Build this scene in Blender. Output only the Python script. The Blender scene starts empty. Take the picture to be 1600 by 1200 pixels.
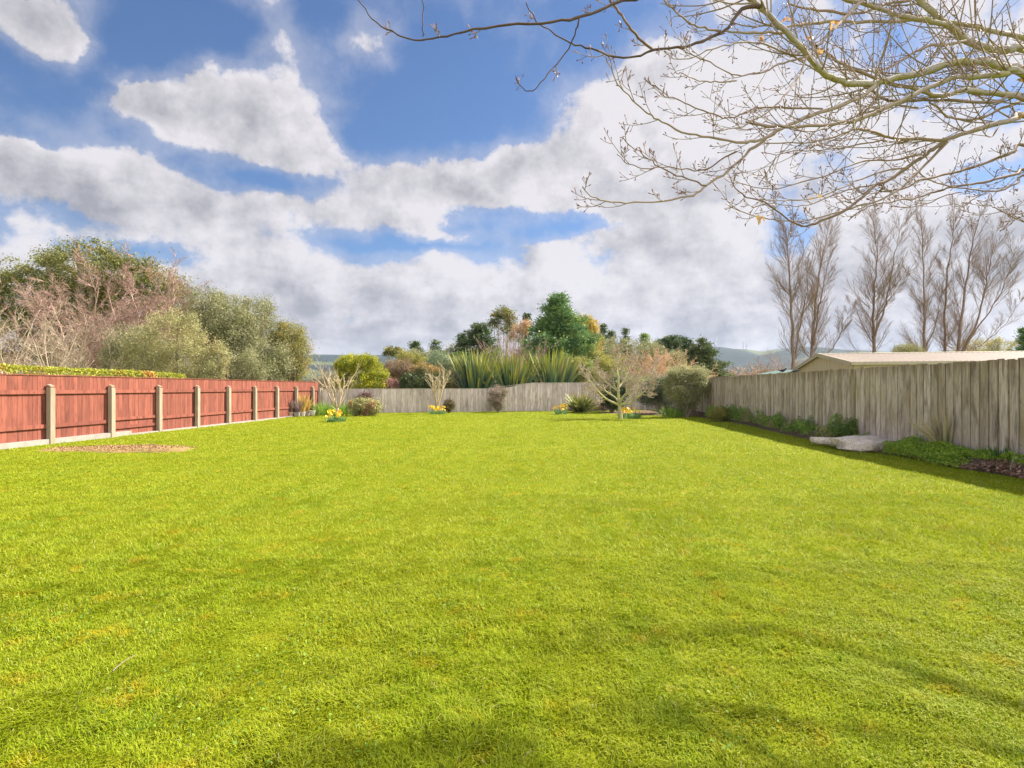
import bpy, math, random
import numpy as np
from mathutils import Vector
R = math.radians
PI = math.pi
scene = bpy.context.scene
col = scene.collection

# ------------------------------------------------------------------ camera
cam_d = bpy.data.cameras.new('camera'); cam = bpy.data.objects.new('camera', cam_d); col.objects.link(cam)
cam_d.sensor_width = 36; cam_d.lens = 20.25; cam_d.clip_start = 0.05; cam_d.clip_end = 20000
cam.location = (0, 0, 1.5); cam.rotation_euler = (R(90), 0, 0); cam_d.shift_y = 6/1600
scene.camera = cam
F = 900.0; EYE = 1.5; HOR = 606.0
def PX(px, py, Y): return np.array([(px-800)/F*Y, Y, EYE+(HOR-py)/F*Y])
def GX(px, Y, z=0.0): return np.array([(px-800)/F*Y, Y, z])

# ------------------------------------------------------------------ light
SUN = Vector((2.35, 1.35, 2.55)).normalized()          # towards the sun
sun_d = bpy.data.lights.new('sun', 'SUN'); sun_d.energy = 4.5; sun_d.angle = R(1.1); sun_d.color = (1.0, .93, .82)
sun = bpy.data.objects.new('sun', sun_d); col.objects.link(sun)
sun.rotation_euler = SUN.to_track_quat('Z', 'Y').to_euler()
scene.view_settings.view_transform = 'Standard'; scene.view_settings.look = 'None'
scene.view_settings.exposure = 1.7; scene.view_settings.gamma = 1
scene.view_settings.use_curve_mapping = False
scene.render.engine = 'CYCLES'
scene.cycles.max_bounces = 6; scene.cycles.diffuse_bounces = 3; scene.cycles.transmission_bounces = 4
scene.cycles.volume_bounces = 0; scene.cycles.transparent_max_bounces = 8
scene.cycles.use_denoising = True

world = bpy.data.worlds.new("World"); scene.world = world; world.use_nodes = True
def build_world():
    nt = world.node_tree; N = nt.nodes; L = nt.links
    N.clear()
    out = N.new('ShaderNodeOutputWorld')
    def val(x): return x
    def setin(n, i, x):
        if hasattr(x, 'links'): L.new(x, n.inputs[i])
        else: n.inputs[i].default_value = x
    def M(op, a, b=0.0, c=0.0, clamp=False):
        n = N.new('ShaderNodeMath'); n.operation = op; n.use_clamp = clamp
        setin(n, 0, a); setin(n, 1, b); setin(n, 2, c); return n.outputs[0]
    def V(op, a, b=(0, 0, 0)):
        n = N.new('ShaderNodeVectorMath'); n.operation = op
        setin(n, 0, a); setin(n, 1, b)
        return n.outputs['Value'] if op == 'DOT_PRODUCT' else n.outputs[0]
    def noise(vec, scale, det=6, rough=.55, colr=False, dist=0.0):
        n = N.new('ShaderNodeTexNoise'); n.inputs['Scale'].default_value = scale; n.inputs['Detail'].default_value = det
        n.inputs['Roughness'].default_value = rough; n.inputs['Distortion'].default_value = dist
        L.new(vec, n.inputs['Vector']); return n.outputs['Color' if colr else 'Fac']
    def comb(x, y, z=0.0):
        n = N.new('ShaderNodeCombineXYZ'); setin(n, 0, x); setin(n, 1, y); setin(n, 2, z); return n.outputs[0]
    def mixc(f, a, b):
        n = N.new('ShaderNodeMix'); n.data_type = 'RGBA'
        setin(n, 0, f); setin(n, 6, a); setin(n, 7, b); return n.outputs[2]
    def smooth(x, lo, hi):
        n = N.new('ShaderNodeMapRange'); n.interpolation_type = 'SMOOTHSTEP'
        setin(n, 0, x); n.inputs[1].default_value = lo; n.inputs[2].default_value = hi
        n.inputs[3].default_value = 0; n.inputs[4].default_value = 1; return n.outputs[0]
    tc = N.new('ShaderNodeTexCoord'); d = tc.outputs['Generated']
    sep = N.new('ShaderNodeSeparateXYZ'); L.new(d, sep.inputs[0]); x, y, z = sep.outputs
    az = M('ARCTAN2', x, y); el = M('ARCSINE', z)
    ae = comb(az, el)
    # the cloud plane, so that clouds flatten towards the horizon
    zz = M('ADD', M('MAXIMUM', z, 0.0), 0.30)
    pl = comb(M('DIVIDE', x, zz), M('DIVIDE', y, zz), 0.37)
    w1 = V('SUBTRACT', noise(d, 6.5, 8, .62, True), (.5, .5, .5))
    w = V('MULTIPLY', w1, (.17, .10, 0))
    aw = V('ADD', ae, w)
    def blob(px, py, rx, ry, s, src=None):
        a = math.atan((px-800)/F); e = math.atan((HOR-py)/F*math.cos(a))
        k = math.cos(a)
        ra = rx/F*k*k; re = ry/F*k
        v = V('MULTIPLY', V('SUBTRACT', src or aw, (a, e, 0)), (1/ra, 1/re, 0))
        return M('MULTIPLY', M('POWER', 0.3679, V('DOT_PRODUCT', v, v)), s)
    def total(bl, start):
        t = start
        for b in bl: t = M('ADD', t, blob(*b))
        return t
    base = M('SUBTRACT', M('MULTIPLY', smooth(el, .27, .12), .95), .30)
    right = M('MULTIPLY', smooth(az, .05, .38), .66)
    dens0 = M('ADD', base, right)
    blobs = [(20, 10, 110, 50, 1.0), (70, 40, 50, 30, .5), (220, 155, 80, 28, .9), (300, 180, 120, 48, 1.1), (430, 190, 80, 62, 1.0), (350, 130, 60, 25, .4), (540, 175, 30, 22, .4),
             (590, 70, 62, 36, .95), (440, 75, 34, 30, .35), (425, 0, 36, 18, .5), (110, 270, 170, 42, 1.0), (30, 300, 80, 60, .5),
             (270, 320, 190, 50, 1.0), (600, 300, 130, 42, 1.05), (480, 245, 50, 34, .7), (700, 290, 60, 30, .5), (560, 345, 200, 22, .5), (100, 375, 100, 25, .6),
             (1010, 130, 60, 90, .65), (890, 160, 60, 60, .6), (830, 245, 80, 26, .8), (960, 260, 80, 40, .6), (830, 320, 90, 18, .5), (550, 430, 220, 40, .5),
             (70, 110, 130, 50, -.8), (200, 60, 90, 55, -.6), (330, 30, 80, 50, -.8), (510, 25, 40, 30, -.5), (685, 140, 125, 80, -1.1), (770, 275, 80, 32, .9), (880, 300, 100, 36, .9), (990, 340, 90, 40, .7), (980, 180, 70, 50, .6), (860, 380, 140, 24, .5), (420, 283, 85, 20, -1.0),
             (570, 225, 60, 28, -.6), (775, 325, 50, 16, -.8), (60, 215, 90, 18, -.5), (180, 388, 90, 13, -1.0), (900, 355, 90, 12, -.8), (640, 385, 110, 9, -.8), (700, 350, 60, 10, -.5),
             (1000, 30, 90, 40, -.9), (1405, 65, 40, 25, -.9), (1575, 150, 40, 40, -.8), (1540, 285, 60, 20, -.9), (1240, 375, 28, 50, -.5), (960, 215, 30, 20, -.4), (1180, 40, 60, 22, -.6),
             (560, 490, 120, 12, -.3), (1080, 60, 30, 30, -.3)]
    dens = total(blobs, dens0)
    sh = tuple(SUN*.035)
    def fbm(off):
        v = V('ADD', d, off); pv = V('ADD', pl, tuple(3.0*o for o in off))
        a = noise(pv, 2.4, 9, .60); b = noise(v, 9, 12, .64)
        return M('ADD', M('MULTIPLY', M('SUBTRACT', a, .5), 1.35), M('MULTIPLY', M('SUBTRACT', b, .5), 1.9))
    fb = fbm((0, 0, 0)); fs = fbm(sh)
    dd = M('ADD', dens, fb)
    cover = M('MAXIMUM', smooth(dd, -.05, .42), M('MULTIPLY', smooth(dd, -.70, .25), .34))
    # brightness of the cloud: bright thin edges and a bright area towards the sun, grey thick bases
    thick = smooth(dd, .25, 1.3)
    br = M('ADD', M('MULTIPLY', M('SUBTRACT', fb, fs), 1.75), M('SUBTRACT', .96, M('MULTIPLY', thick, .42)))
    g1 = noise(V('ADD', pl, (3.1, 7.7, 0)), 1.6, 7, .6)
    br = M('ADD', br, M('MULTIPLY', M('SUBTRACT', g1, .5), 1.2))
    br = total([(1250, 150, 380, 190, .42), (320, 190, 200, 70, .15), (560, 410, 260, 30, .18), (650, 490, 330, 40, -.25),
                (1000, 400, 120, 60, -.2), (1120, 520, 200, 40, -.1), (1080, 300, 120, 30, -.35), (1400, 420, 260, 50, -.25), (1520, 400, 120, 50, -.1),
                (800, 430, 130, 25, -.1), (200, 400, 250, 20, .1), (1350, 470, 250, 25, .35), (720, 400, 60, 25, .2)], br)
    brc = M('MINIMUM', M('MAXIMUM', br, 0.0), 1.25)
    cc = mixc(brc, (.115, .116, .130, 1), (.224, .217, .227, 1))
    cc_n = cc.node; cc_n.clamp_factor = False
    sky = N.new('ShaderNodeTexSky'); sky.sky_type = 'NISHITA'; sky.sun_disc = False
    sky.sun_elevation = math.asin(SUN.z); sky.sun_rotation = math.atan2(SUN.x, SUN.y)
    sky.air_density = 1.0; sky.dust_density = .35; sky.ozone_density = 2.0
    sk = V('MULTIPLY', sky.outputs[0], (.05*.46, .05*.60, .05*.78))
    # unseen clouds overhead and behind the viewer, boosted as added fill for shaded surfaces
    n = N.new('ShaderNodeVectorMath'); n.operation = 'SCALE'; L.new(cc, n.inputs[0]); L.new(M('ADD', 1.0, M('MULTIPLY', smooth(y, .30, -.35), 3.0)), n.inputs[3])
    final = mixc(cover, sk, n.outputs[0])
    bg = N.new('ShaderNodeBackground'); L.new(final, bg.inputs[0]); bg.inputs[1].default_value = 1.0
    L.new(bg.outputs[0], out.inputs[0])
build_world()
world.cycles.sampling_method = 'MANUAL'; world.cycles.sample_map_resolution = 512

# ------------------------------------------------------------------ helpers
def tag(o, label=None, cat=None, group=None, kind=None):
    if label: o['label'] = label
    if cat: o['category'] = cat
    if group: o['group'] = group
    if kind: o['kind'] = kind
    return o
def empty(name, loc, label, cat, group=None):
    o = bpy.data.objects.new(name, None); col.objects.link(o); o.location = tuple(float(v) for v in loc)
    o.empty_display_size = .3
    return tag(o, label, cat, group)
def link(me, name, parent=None):
    o = bpy.data.objects.new(name, me); col.objects.link(o)
    if parent is not None:
        o.parent = parent
        o.matrix_parent_inverse.identity()
        o.location = -parent.location                    # vertices are in world space
    return o
def mesh(name, V, Q=None, T=None, mat=None, parent=None, attrs=None, smooth=False):
    """V (n,3); Q (m,4); T (k,3); attrs name -> per-vertex floats"""
    V = np.asarray(V, dtype=np.float32)
    Q = np.zeros((0, 4), np.int32) if Q is None else np.asarray(Q, np.int32)
    T = np.zeros((0, 3), np.int32) if T is None else np.asarray(T, np.int32)
    me = bpy.data.meshes.new(name)
    me.vertices.add(len(V)); me.vertices.foreach_set('co', V.ravel())
    nl = Q.size+T.size
    me.loops.add(nl); me.loops.foreach_set('vertex_index', np.concatenate([Q.ravel(), T.ravel()]))
    me.polygons.add(len(Q)+len(T))
    st = np.concatenate([np.arange(len(Q))*4, len(Q)*4+np.arange(len(T))*3]).astype(np.int32)
    me.polygons.foreach_set('loop_start', st)
    me.polygons.foreach_set('use_smooth', np.full(len(st), bool(smooth)))
    if attrs:
        for k, a in attrs.items():
            at = me.attributes.new(k, 'FLOAT', 'POINT'); at.data.foreach_set('value', np.asarray(a, np.float32))
    me.update(calc_edges=True)
    if mat: me.materials.append(mat)
    return link(me, name, parent)
class Geo:
    """collects vertices, quads and tris with the rnd and tv attributes"""
    def __init__(s): s.V = []; s.Q = []; s.T = []; s.r = []; s.t = []; s.n = 0
    def add(s, V, Q=None, T=None, r=0.5, t=0.0):
        V = np.asarray(V, float).reshape(-1, 3); n = len(V)
        s.V.append(V)
        if Q is not None and len(Q): s.Q.append(np.asarray(Q)+s.n)
        if T is not None and len(T): s.T.append(np.asarray(T)+s.n)
        s.r.append(np.broadcast_to(np.asarray(r, float), (n,))); s.t.append(np.broadcast_to(np.asarray(t, float), (n,)))
        s.n += n; return s
    def build(s, name, mat, parent=None, smooth=False):
        return mesh(name, np.concatenate(s.V), np.concatenate(s.Q) if s.Q else None, np.concatenate(s.T) if s.T else None,
                    mat, parent, {'rnd': np.concatenate(s.r), 'tv': np.concatenate(s.t)}, smooth)
BOXQ = np.array([[0, 3, 2, 1], [4, 5, 6, 7], [0, 1, 5, 4], [1, 2, 6, 5], [2, 3, 7, 6], [3, 0, 4, 7]])
def boxv(o, u, v, w):
    """box from corner o along u, v, w"""
    o, u, v, w = [np.asarray(a, float) for a in (o, u, v, w)]
    return np.array([o, o+u, o+u+v, o+v, o+w, o+u+w, o+u+v+w, o+v+w])
def norm(a): return a/np.maximum(np.linalg.norm(a, axis=-1, keepdims=True), 1e-9)
def tubes(P, Rr, sides):
    """P (M,N,3) polylines, Rr (M,N) radii -> verts, quads, tips closed by radius"""
    M, Nn, _ = P.shape
    T = np.empty_like(P); T[:, 1:-1] = P[:, 2:]-P[:, :-2]; T[:, 0] = P[:, 1]-P[:, 0]; T[:, -1] = P[:, -1]-P[:, -2]
    T = norm(T)
    av = norm(P[:, -1]-P[:, 0]); ref = np.where(np.abs(av[:, 2:3]) < .8, np.array([[0, 0, 1.0]]), np.array([[1.0, 0, 0]]))
    U = norm(np.cross(T, ref[:, None, :])); W = np.cross(T, U)
    a = np.arange(sides)/sides*2*PI
    ring = U[:, :, None, :]*np.cos(a)[None, None, :, None]+W[:, :, None, :]*np.sin(a)[None, None, :, None]
    Vv = P[:, :, None, :]+ring*Rr[:, :, None, None]
    idx = np.arange(M*Nn*sides).reshape(M, Nn, sides)
    j = (np.arange(sides)+1) % sides
    Q = np.stack([idx[:, :-1, :], idx[:, :-1, j], idx[:, 1:, j], idx[:, 1:, :]], -1).reshape(-1, 4)
    return Vv.reshape(-1, 3), Q
def add_tubes(g, P, Rr, sides, rng, t=0.0):
    V, Q = tubes(P, Rr, sides)
    r = np.repeat(rng.random(len(P)), P.shape[1]*sides)
    g.add(V, Q, r=r, t=t)
def smooth_path(pts, n):
    """Catmull-Rom resample of (k,d) points to n points"""
    pts = np.asarray(pts, float); k = len(pts)
    p = np.vstack([2*pts[0]-pts[1], pts, 2*pts[-1]-pts[-2]])
    s = np.linspace(0, k-1-1e-6, n); i = s.astype(int); f = (s-i)[:, None]
    a, b, c, d = p[i], p[i+1], p[i+2], p[i+3]
    return .5*((2*b)+(c-a)*f+(2*a-5*b+4*c-d)*f*f+(3*b-a-3*c+d)*f**3)
def grow(rng, P, Rr, k, t0, t1, ang, angj, Lr, N2, trop, wob, rratio, rmin=.002, fall=.5, absL=None, side=None, taper=.3):
    M, Nn, _ = P.shape
    idx = np.repeat(np.arange(M), k); n = len(idx)
    t = t0+(t1-t0)*((np.tile(np.arange(k), M)+rng.random(n))/k)
    s = t*(Nn-1); i = np.minimum(s.astype(int), Nn-2); f = (s-i)[:, None]
    a, b = P[idx, i], P[idx, i+1]
    pos = a+(b-a)*f; tan = norm(b-a)
    rr = (Rr[idx, i]*(1-f[:, 0])+Rr[idx, i+1]*f[:, 0])
    plen = np.linalg.norm(np.diff(P, axis=1), axis=2).sum(1)[idx]
    rv = rng.normal(size=(n, 3))
    if side is not None: rv = rv*np.asarray(side)
    perp = norm(np.cross(tan, np.cross(rv, tan)))
    an = ang+angj*rng.normal(size=n)
    d = norm(tan*np.cos(an)[:, None]+perp*np.sin(an)[:, None])
    L = (plen*Lr*(1-fall*t) if absL is None else absL)*rng.uniform(.65, 1.25, n)
    pts = [pos]; up = np.array([0, 0, 1.0])
    for q in range(N2-1):
        pos = pos+d*(L/(N2-1))[:, None]; pts.append(pos)
        d = norm(d+up*trop/(N2-1)+rng.normal(size=(n, 3))*wob)
    P2 = np.stack(pts, 1)
    r0 = np.maximum(rr*rratio, rmin)
    R2 = np.maximum(r0[:, None]*np.linspace(1, taper, N2)[None], rmin*.6)
    return P2, R2
def leaf_quads(rng, C, L, W, nrm=None, up=0.0, jit=.35):
    """rhombic leaves at C"""
    n = len(C)
    a = norm(rng.normal(size=(n, 3))+np.array([0, 0, up])) if nrm is None else norm(nrm+rng.normal(size=(n, 3))*.5)
    b = norm(np.cross(a, rng.normal(size=(n, 3))))
    l = (L*rng.uniform(1-jit, 1+jit, n))[:, None]; w = (W*rng.uniform(1-jit, 1+jit, n))[:, None]
    V = np.stack([C-a*l*.5, C+b*w*.5-a*l*.05, C+a*l*.5, C-b*w*.5-a*l*.05], 1).reshape(-1, 3)
    return V, np.arange(4*n).reshape(n, 4)
def crown(rng, lobes, nclump, nper, crad, L, W, mat, parent, name='crown', shell=.55, flat=1.0, up=.0, jagged=.12):
    lobes = np.asarray(lobes, float)
    area = (lobes[:, 3]*lobes[:, 4]+lobes[:, 3]*lobes[:, 5]+lobes[:, 4]*lobes[:, 5]); p = area/area.sum()
    li = rng.choice(len(lobes), nclump, p=p)
    d = norm(rng.normal(size=(nclump, 3)))
    rad = (shell+(1-shell)*rng.random(nclump)**.6)*(1+jagged*rng.normal(size=nclump))
    C = lobes[li, :3]+d*lobes[li, 3:6]*rad[:, None]
    C[:, 2] = np.maximum(C[:, 2], .12)
    cr = crad*rng.uniform(.6, 1.4, nclump)
    k = np.repeat(np.arange(nclump), nper)
    off = rng.normal(size=(len(k), 3))*.5*cr[k][:, None]; off[:, 2] *= flat
    pos = C[k]+off
    pos[:, 2] = np.maximum(pos[:, 2], .03)
    V, Q = leaf_quads(rng, pos, L, W, up=up)
    cl = rng.random(nclump)
    r = np.clip(cl[k]*.65+rng.random(len(k))*.35, 0, 1)
    g = Geo(); g.add(V, Q, r=np.repeat(r, 4), t=np.repeat(cl[k], 4))
    return g.build(name, mat, parent), C
def straight_limbs(rng, g, base, targets, r0, sides=5, n=6, up=.5):
    base = np.asarray(base, float); k = len(targets)
    P = []
    for t in targets:
        mid = base*.5+t*.5; mid = mid+np.array([0, 0, up*.2*(t[2]-base[2])])+rng.normal(size=3)*.03*(t[2]-base[2])
        P.append(smooth_path([base, mid, t], n))
    P = np.array(P); Rr = r0*np.linspace(1, .25, n)[None]*np.ones((k, 1))
    add_tubes(g, P, Rr, sides, rng)

# ------------------------------------------------------------------ materials
def newmat(name):
    m = bpy.data.materials.new(name); m.use_nodes = True; nt = m.node_tree; nt.nodes.clear()
    return m, nt, nt.nodes, nt.links
class NT:
    def __init__(s, name):
        s.m, s.nt, s.N, s.L = newmat(name); s.out = s.N.new('ShaderNodeOutputMaterial')
    def si(s, n, i, x):
        if hasattr(x, 'links'): s.L.new(x, n.inputs[i])
        elif x is not None: n.inputs[i].default_value = x
    def math(s, op, a, b=0.0, clamp=False):
        n = s.N.new('ShaderNodeMath'); n.operation = op; n.use_clamp = clamp; s.si(n, 0, a); s.si(n, 1, b); return n.outputs[0]
    def attr(s, k):
        n = s.N.new('ShaderNodeAttribute'); n.attribute_name = k; return n.outputs['Fac']
    def pos(s): return s.N.new('ShaderNodeNewGeometry').outputs['Position']
    def scale(s, v, sc):
        n = s.N.new('ShaderNodeVectorMath'); n.operation = 'MULTIPLY'; s.si(n, 0, v); n.inputs[1].default_value = sc; return n.outputs[0]
    def add(s, v, a):
        n = s.N.new('ShaderNodeVectorMath'); n.operation = 'ADD'; s.si(n, 0, v); s.si(n, 1, a); return n.outputs[0]
    def comb(s, x, y, z):
        n = s.N.new('ShaderNodeCombineXYZ'); s.si(n, 0, x); s.si(n, 1, y); s.si(n, 2, z); return n.outputs[0]
    def noise(s, v, sc, det=4, ro=.55, dist=0.0):
        n = s.N.new('ShaderNodeTexNoise'); s.L.new(v, n.inputs['Vector']); n.inputs['Scale'].default_value = sc
        n.inputs['Detail'].default_value = det; n.inputs['Roughness'].default_value = ro; n.inputs['Distortion'].default_value = dist
        return n.outputs['Fac']
    def rng(s, x, lo, hi, a=0.0, b=1.0):
        n = s.N.new('ShaderNodeMapRange'); s.si(n, 0, x); n.inputs[1].default_value = lo; n.inputs[2].default_value = hi
        n.inputs[3].default_value = a; n.inputs[4].default_value = b; return n.outputs[0]
    def mix(s, f, a, b, mode='MIX'):
        n = s.N.new('ShaderNodeMix'); n.data_type = 'RGBA'; n.blend_type = mode
        a = (*a, 1) if isinstance(a, tuple) and len(a) == 3 else a; b = (*b, 1) if isinstance(b, tuple) and len(b) == 3 else b
        s.si(n, 0, f); s.si(n, 6, a); s.si(n, 7, b); return n.outputs[2]
    def bsdf(s, c, rough=.7, spec=.3, normal=None, trans=0.0, metal=0.0, tcol=None):
        c = (*c, 1) if isinstance(c, tuple) and len(c) == 3 else c
        p = s.N.new('ShaderNodeBsdfPrincipled'); s.si(p, 'Base Color', c); s.si(p, 'Roughness', rough)
        p.inputs['Specular IOR Level'].default_value = spec; p.inputs['Metallic'].default_value = metal
        if normal is not None: s.L.new(normal, p.inputs['Normal'])
        o = p.outputs[0]
        if trans:
            t = s.N.new('ShaderNodeBsdfTranslucent'); s.si(t, 0, c if tcol is None else tcol)
            mx = s.N.new('ShaderNodeMixShader'); mx.inputs[0].default_value = trans
            s.L.new(o, mx.inputs[1]); s.L.new(t.outputs[0], mx.inputs[2]); o = mx.outputs[0]
        s.L.new(o, s.out.inputs[0]); return s.m
    def bump(s, h, st=.5, d=.02):
        n = s.N.new('ShaderNodeBump'); s.L.new(h, n.inputs['Height']); n.inputs['Strength'].default_value = st
        n.inputs['Distance'].default_value = d; return n.outputs[0]
_fm = {}
def foliage(name, c1, c2, c3=None, trans=.3, rough=.55, sc=1.2):
    if name in _fm: return _fm[name]
    t = NT(name); r = t.attr('rnd'); c = t.mix(r, c1, c2)
    if c3:
        n = t.noise(t.pos(), sc, 3); c = t.mix(t.rng(n, .52, .68), c, c3)
    _fm[name] = t.bsdf(c, rough, .35, trans=trans); return _fm[name]
def bark(name, c1, c2, moss=None, sc=8, mossamt=.5):
    t = NT(name); p = t.pos(); n = t.noise(t.scale(p, (1, 1, .5)), sc, 5); n2 = t.noise(p, sc*4, 4)
    c = t.mix(t.rng(n, .35, .65), c1, c2)
    c = t.mix(t.math('MULTIPLY', t.attr('rnd'), .35), c, tuple(v*.6 for v in c2))
    if moss:
        m = t.noise(t.add(p, (5, 3, 1)), sc*.55, 5, .65)
        c = t.mix(t.rng(m, .62-mossamt*.3, .70-mossamt*.2), c, moss)
    return t.bsdf(c, .85, .2, normal=t.bump(n2, .6, .006))
def wood(name, c1, c2, dark, moss=None, top=None, zs=.6, knots=True):
    """vertical weathered boards, rnd = board"""
    t = NT(name); r = t.attr('rnd'); p = t.pos()
    off = t.comb(t.math('MULTIPLY', r, 37.0), t.math('MULTIPLY', r, 91.0), t.math('MULTIPLY', r, 53.0))
    q = t.add(t.scale(p, (1, 1, .05)), off)
    grain = t.noise(q, 60, 4, .6, .3); q2 = t.add(t.scale(p, (1, 1, .25)), off); big = t.noise(q2, 5, 4, .6)
    c = t.mix(t.rng(r, 0, 1), c1, c2)
    c = t.mix(t.rng(grain, .44, .68, 0, .68), c, dark)
    c = t.mix(t.rng(big, .50, .70, 0, .8), c, dark)
    if knots:
        v = t.N.new('ShaderNodeTexVoronoi'); t.L.new(t.add(t.scale(p, (1, 1, .55)), off), v.inputs['Vector']); v.inputs['Scale'].default_value = 4.2
        c = t.mix(t.rng(v.outputs['Distance'], .03, .10, .85, 0), c, dark)
    if moss:
        m = t.noise(t.add(t.scale(p, (1.2, 1.2, .35)), off), 3.2, 4, .6)
        c = t.mix(t.rng(m, .50, .72, 0, .75), c, moss)
    if top:
        zlo, zhi, tcol = top
        sz = t.N.new('ShaderNodeSeparateXYZ'); t.L.new(p, sz.inputs[0])
        nn = t.noise(t.add(t.scale(p, (6, 6, .4)), off), 2.5, 3)
        f = t.math('MULTIPLY', t.rng(t.math('ADD', sz.outputs[2], t.rng(nn, .3, .7, -.28, .22)), zlo, zhi), .8)
        c = t.mix(f, c, tcol)
    return t.bsdf(c, .8, .2, normal=t.bump(grain, .35, .004))

M_wood_r = wood('weathered_grey_boards', (.72, .61, .51), (.47, .385, .30), (.13, .09, .06), moss=(.37, .29, .15), top=(1.72, 2.1, (.20, .14, .08)))
M_wood_b = wood('weathered_back_boards', (.72, .62, .55), (.46, .39, .34), (.20, .16, .13), moss=(.42, .37, .29), top=(1.4, 2.3, (.30, .26, .20)), knots=False)
M_red = wood('red_stained_boards', (.285, .092, .060), (.195, .062, .042), (.10, .033, .023), knots=True)
M_post = wood('tan_timber_post', (.33, .28, .20), (.28, .235, .165), (.20, .16, .11), moss=(.21, .20, .12))
M_greypost = wood('grey_post', (.42, .37, .28), (.36, .32, .24), (.2, .17, .12))
def plain(name, c1, c2, sc=6, rough=.8, bumpy=.3, spec=.25):
    t = NT(name); n = t.noise(t.pos(), sc, 5, .6); return t.bsdf(t.mix(t.rng(n, .3, .7), c1, c2), rough, spec, normal=t.bump(n, bumpy, .02))
M_conc = plain('pale_concrete', (.24, .215, .185), (.32, .29, .25), 5)
M_pot = plain('grey_pot', (.22, .20, .17), (.32, .30, .26), 9)
M_rock = None
def rock_mat():
    t = NT('weathered_pale_stone'); p = t.pos()
    n = t.noise(p, 5, 8, .65); n2 = t.noise(p, 28, 6, .65)
    c = t.mix(t.rng(n, .3, .7), (.60, .50, .39), (.86, .75, .62)); c = t.mix(t.rng(n2, .50, .66, 0, .7), c, (.26, .19, .12))
    v = t.N.new('ShaderNodeTexVoronoi'); v.feature = 'DISTANCE_TO_EDGE'; v.inputs['Scale'].default_value = 2.3
    t.L.new(t.add(p, t.comb(t.math('MULTIPLY', n, .6), t.math('MULTIPLY', n2, .2), 0.0)), v.inputs['Vector'])
    c = t.mix(t.rng(v.outputs['Distance'], .0, .016, .8, 0), c, (.13, .09, .06))
    return t.bsdf(c, .9, .15, normal=t.bump(n2, .9, .03))
M_rock = rock_mat()
M_slate = plain('brown_slate', (.20, .12, .09), (.34, .20, .13), 6)

# ------------------------------------------------------------------ ground
DIRX = 55/900.0                       # the garden runs slightly to the right of the camera axis
def GL(C, Y): return np.array([DIRX*Y+C, Y, 0.0])
def vnoise(x, y, s, seed=0):
    """cheap smooth value noise"""
    rg = np.random.default_rng(seed); tab = rg.random((64, 64))
    x = x*s; y = y*s; xi = np.floor(x).astype(int); yi = np.floor(y).astype(int); fx = x-xi; fy = y-yi
    fx = fx*fx*(3-2*fx); fy = fy*fy*(3-2*fy)
    g = lambda i, j: tab[i % 64, j % 64]
    return (g(xi, yi)*(1-fx)*(1-fy)+g(xi+1, yi)*fx*(1-fy)+g(xi, yi+1)*(1-fx)*fy+g(xi+1, yi+1)*fx*fy)
def t_y(t, p):
    n = t.N.new('ShaderNodeSeparateXYZ'); t.L.new(p, n.inputs[0]); return n.outputs[1]
def lawn_colour(t, dark=1.0):
    """lawn colour from world position: yellow moss, lush and pale patches, faint mowing lines"""
    p = t.pos(); pf = t.scale(p, (1, 1, 0))
    a = t.noise(pf, 1.1, 5, .65); b = t.noise(t.add(pf, (11, 4, 0)), .55, 4, .6); c3 = t.noise(t.add(pf, (3, 17, 0)), 3.2, 5, .65)
    lin = t.noise(t.add(t.scale(t.add(p, t.comb(t.math('MULTIPLY', t_y(t, p), -DIRX), 0.0, 0.0)), (1.0, .025, 0)), (7, 1, 0)), 2.4, 2, .5)
    c = t.mix(t.rng(a, .36, .64), (.225, .285, .005), (.285, .335, .006))
    c = t.mix(t.rng(b, .45, .68, 0, .6), c, (.315, .34, .010))
    c = t.mix(t.rng(c3, .55, .68, 0, .85), c, (.42, .32, .010))
    c = t.mix(t.rng(c3, .38, .27, 0, .7), c, (.13, .26, .012))
    c = t.mix(t.rng(lin, .46, .56, 0, .8), c, (.295, .33, .010))
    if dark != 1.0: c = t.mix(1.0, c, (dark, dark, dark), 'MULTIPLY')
    return c, a
def ground_mat():
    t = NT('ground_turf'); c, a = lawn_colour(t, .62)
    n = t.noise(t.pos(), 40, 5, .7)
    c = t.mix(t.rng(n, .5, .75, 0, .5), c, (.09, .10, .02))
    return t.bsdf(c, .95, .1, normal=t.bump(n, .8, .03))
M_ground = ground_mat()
def und(x, y): return (vnoise(x+100, y+100, .35, 3)-.5)*.05+(vnoise(x+100, y+100, 1.3, 4)-.5)*.02
# one sheet to the horizon: fine near, coarse far
xs = np.unique(np.concatenate([np.linspace(-16, 12, 113), -np.geomspace(16, 9000, 22), np.geomspace(12, 9000, 22)]))
ys = np.unique(np.concatenate([np.linspace(-6, 42, 193), np.geomspace(42, 9000, 24), -np.geomspace(6, 3000, 10)]))
gx, gy = np.meshgrid(xs, ys); 
inside = ((gx > -13.5) & (gx < 9.5) & (gy < 40)).astype(float)
gz = und(gx, gy)*inside
nx, ny = len(xs), len(ys); ii = np.arange(nx*ny).reshape(ny, nx)
Qg = np.stack([ii[:-1, :-1], ii[:-1, 1:], ii[1:, 1:], ii[1:, :-1]], -1).reshape(-1, 4)
tag(mesh('ground', np.stack([gx, gy, gz], -1).reshape(-1, 3), Qg, mat=M_ground, smooth=True), kind='structure', label='green lawn ground reaching out past the fences')

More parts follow.
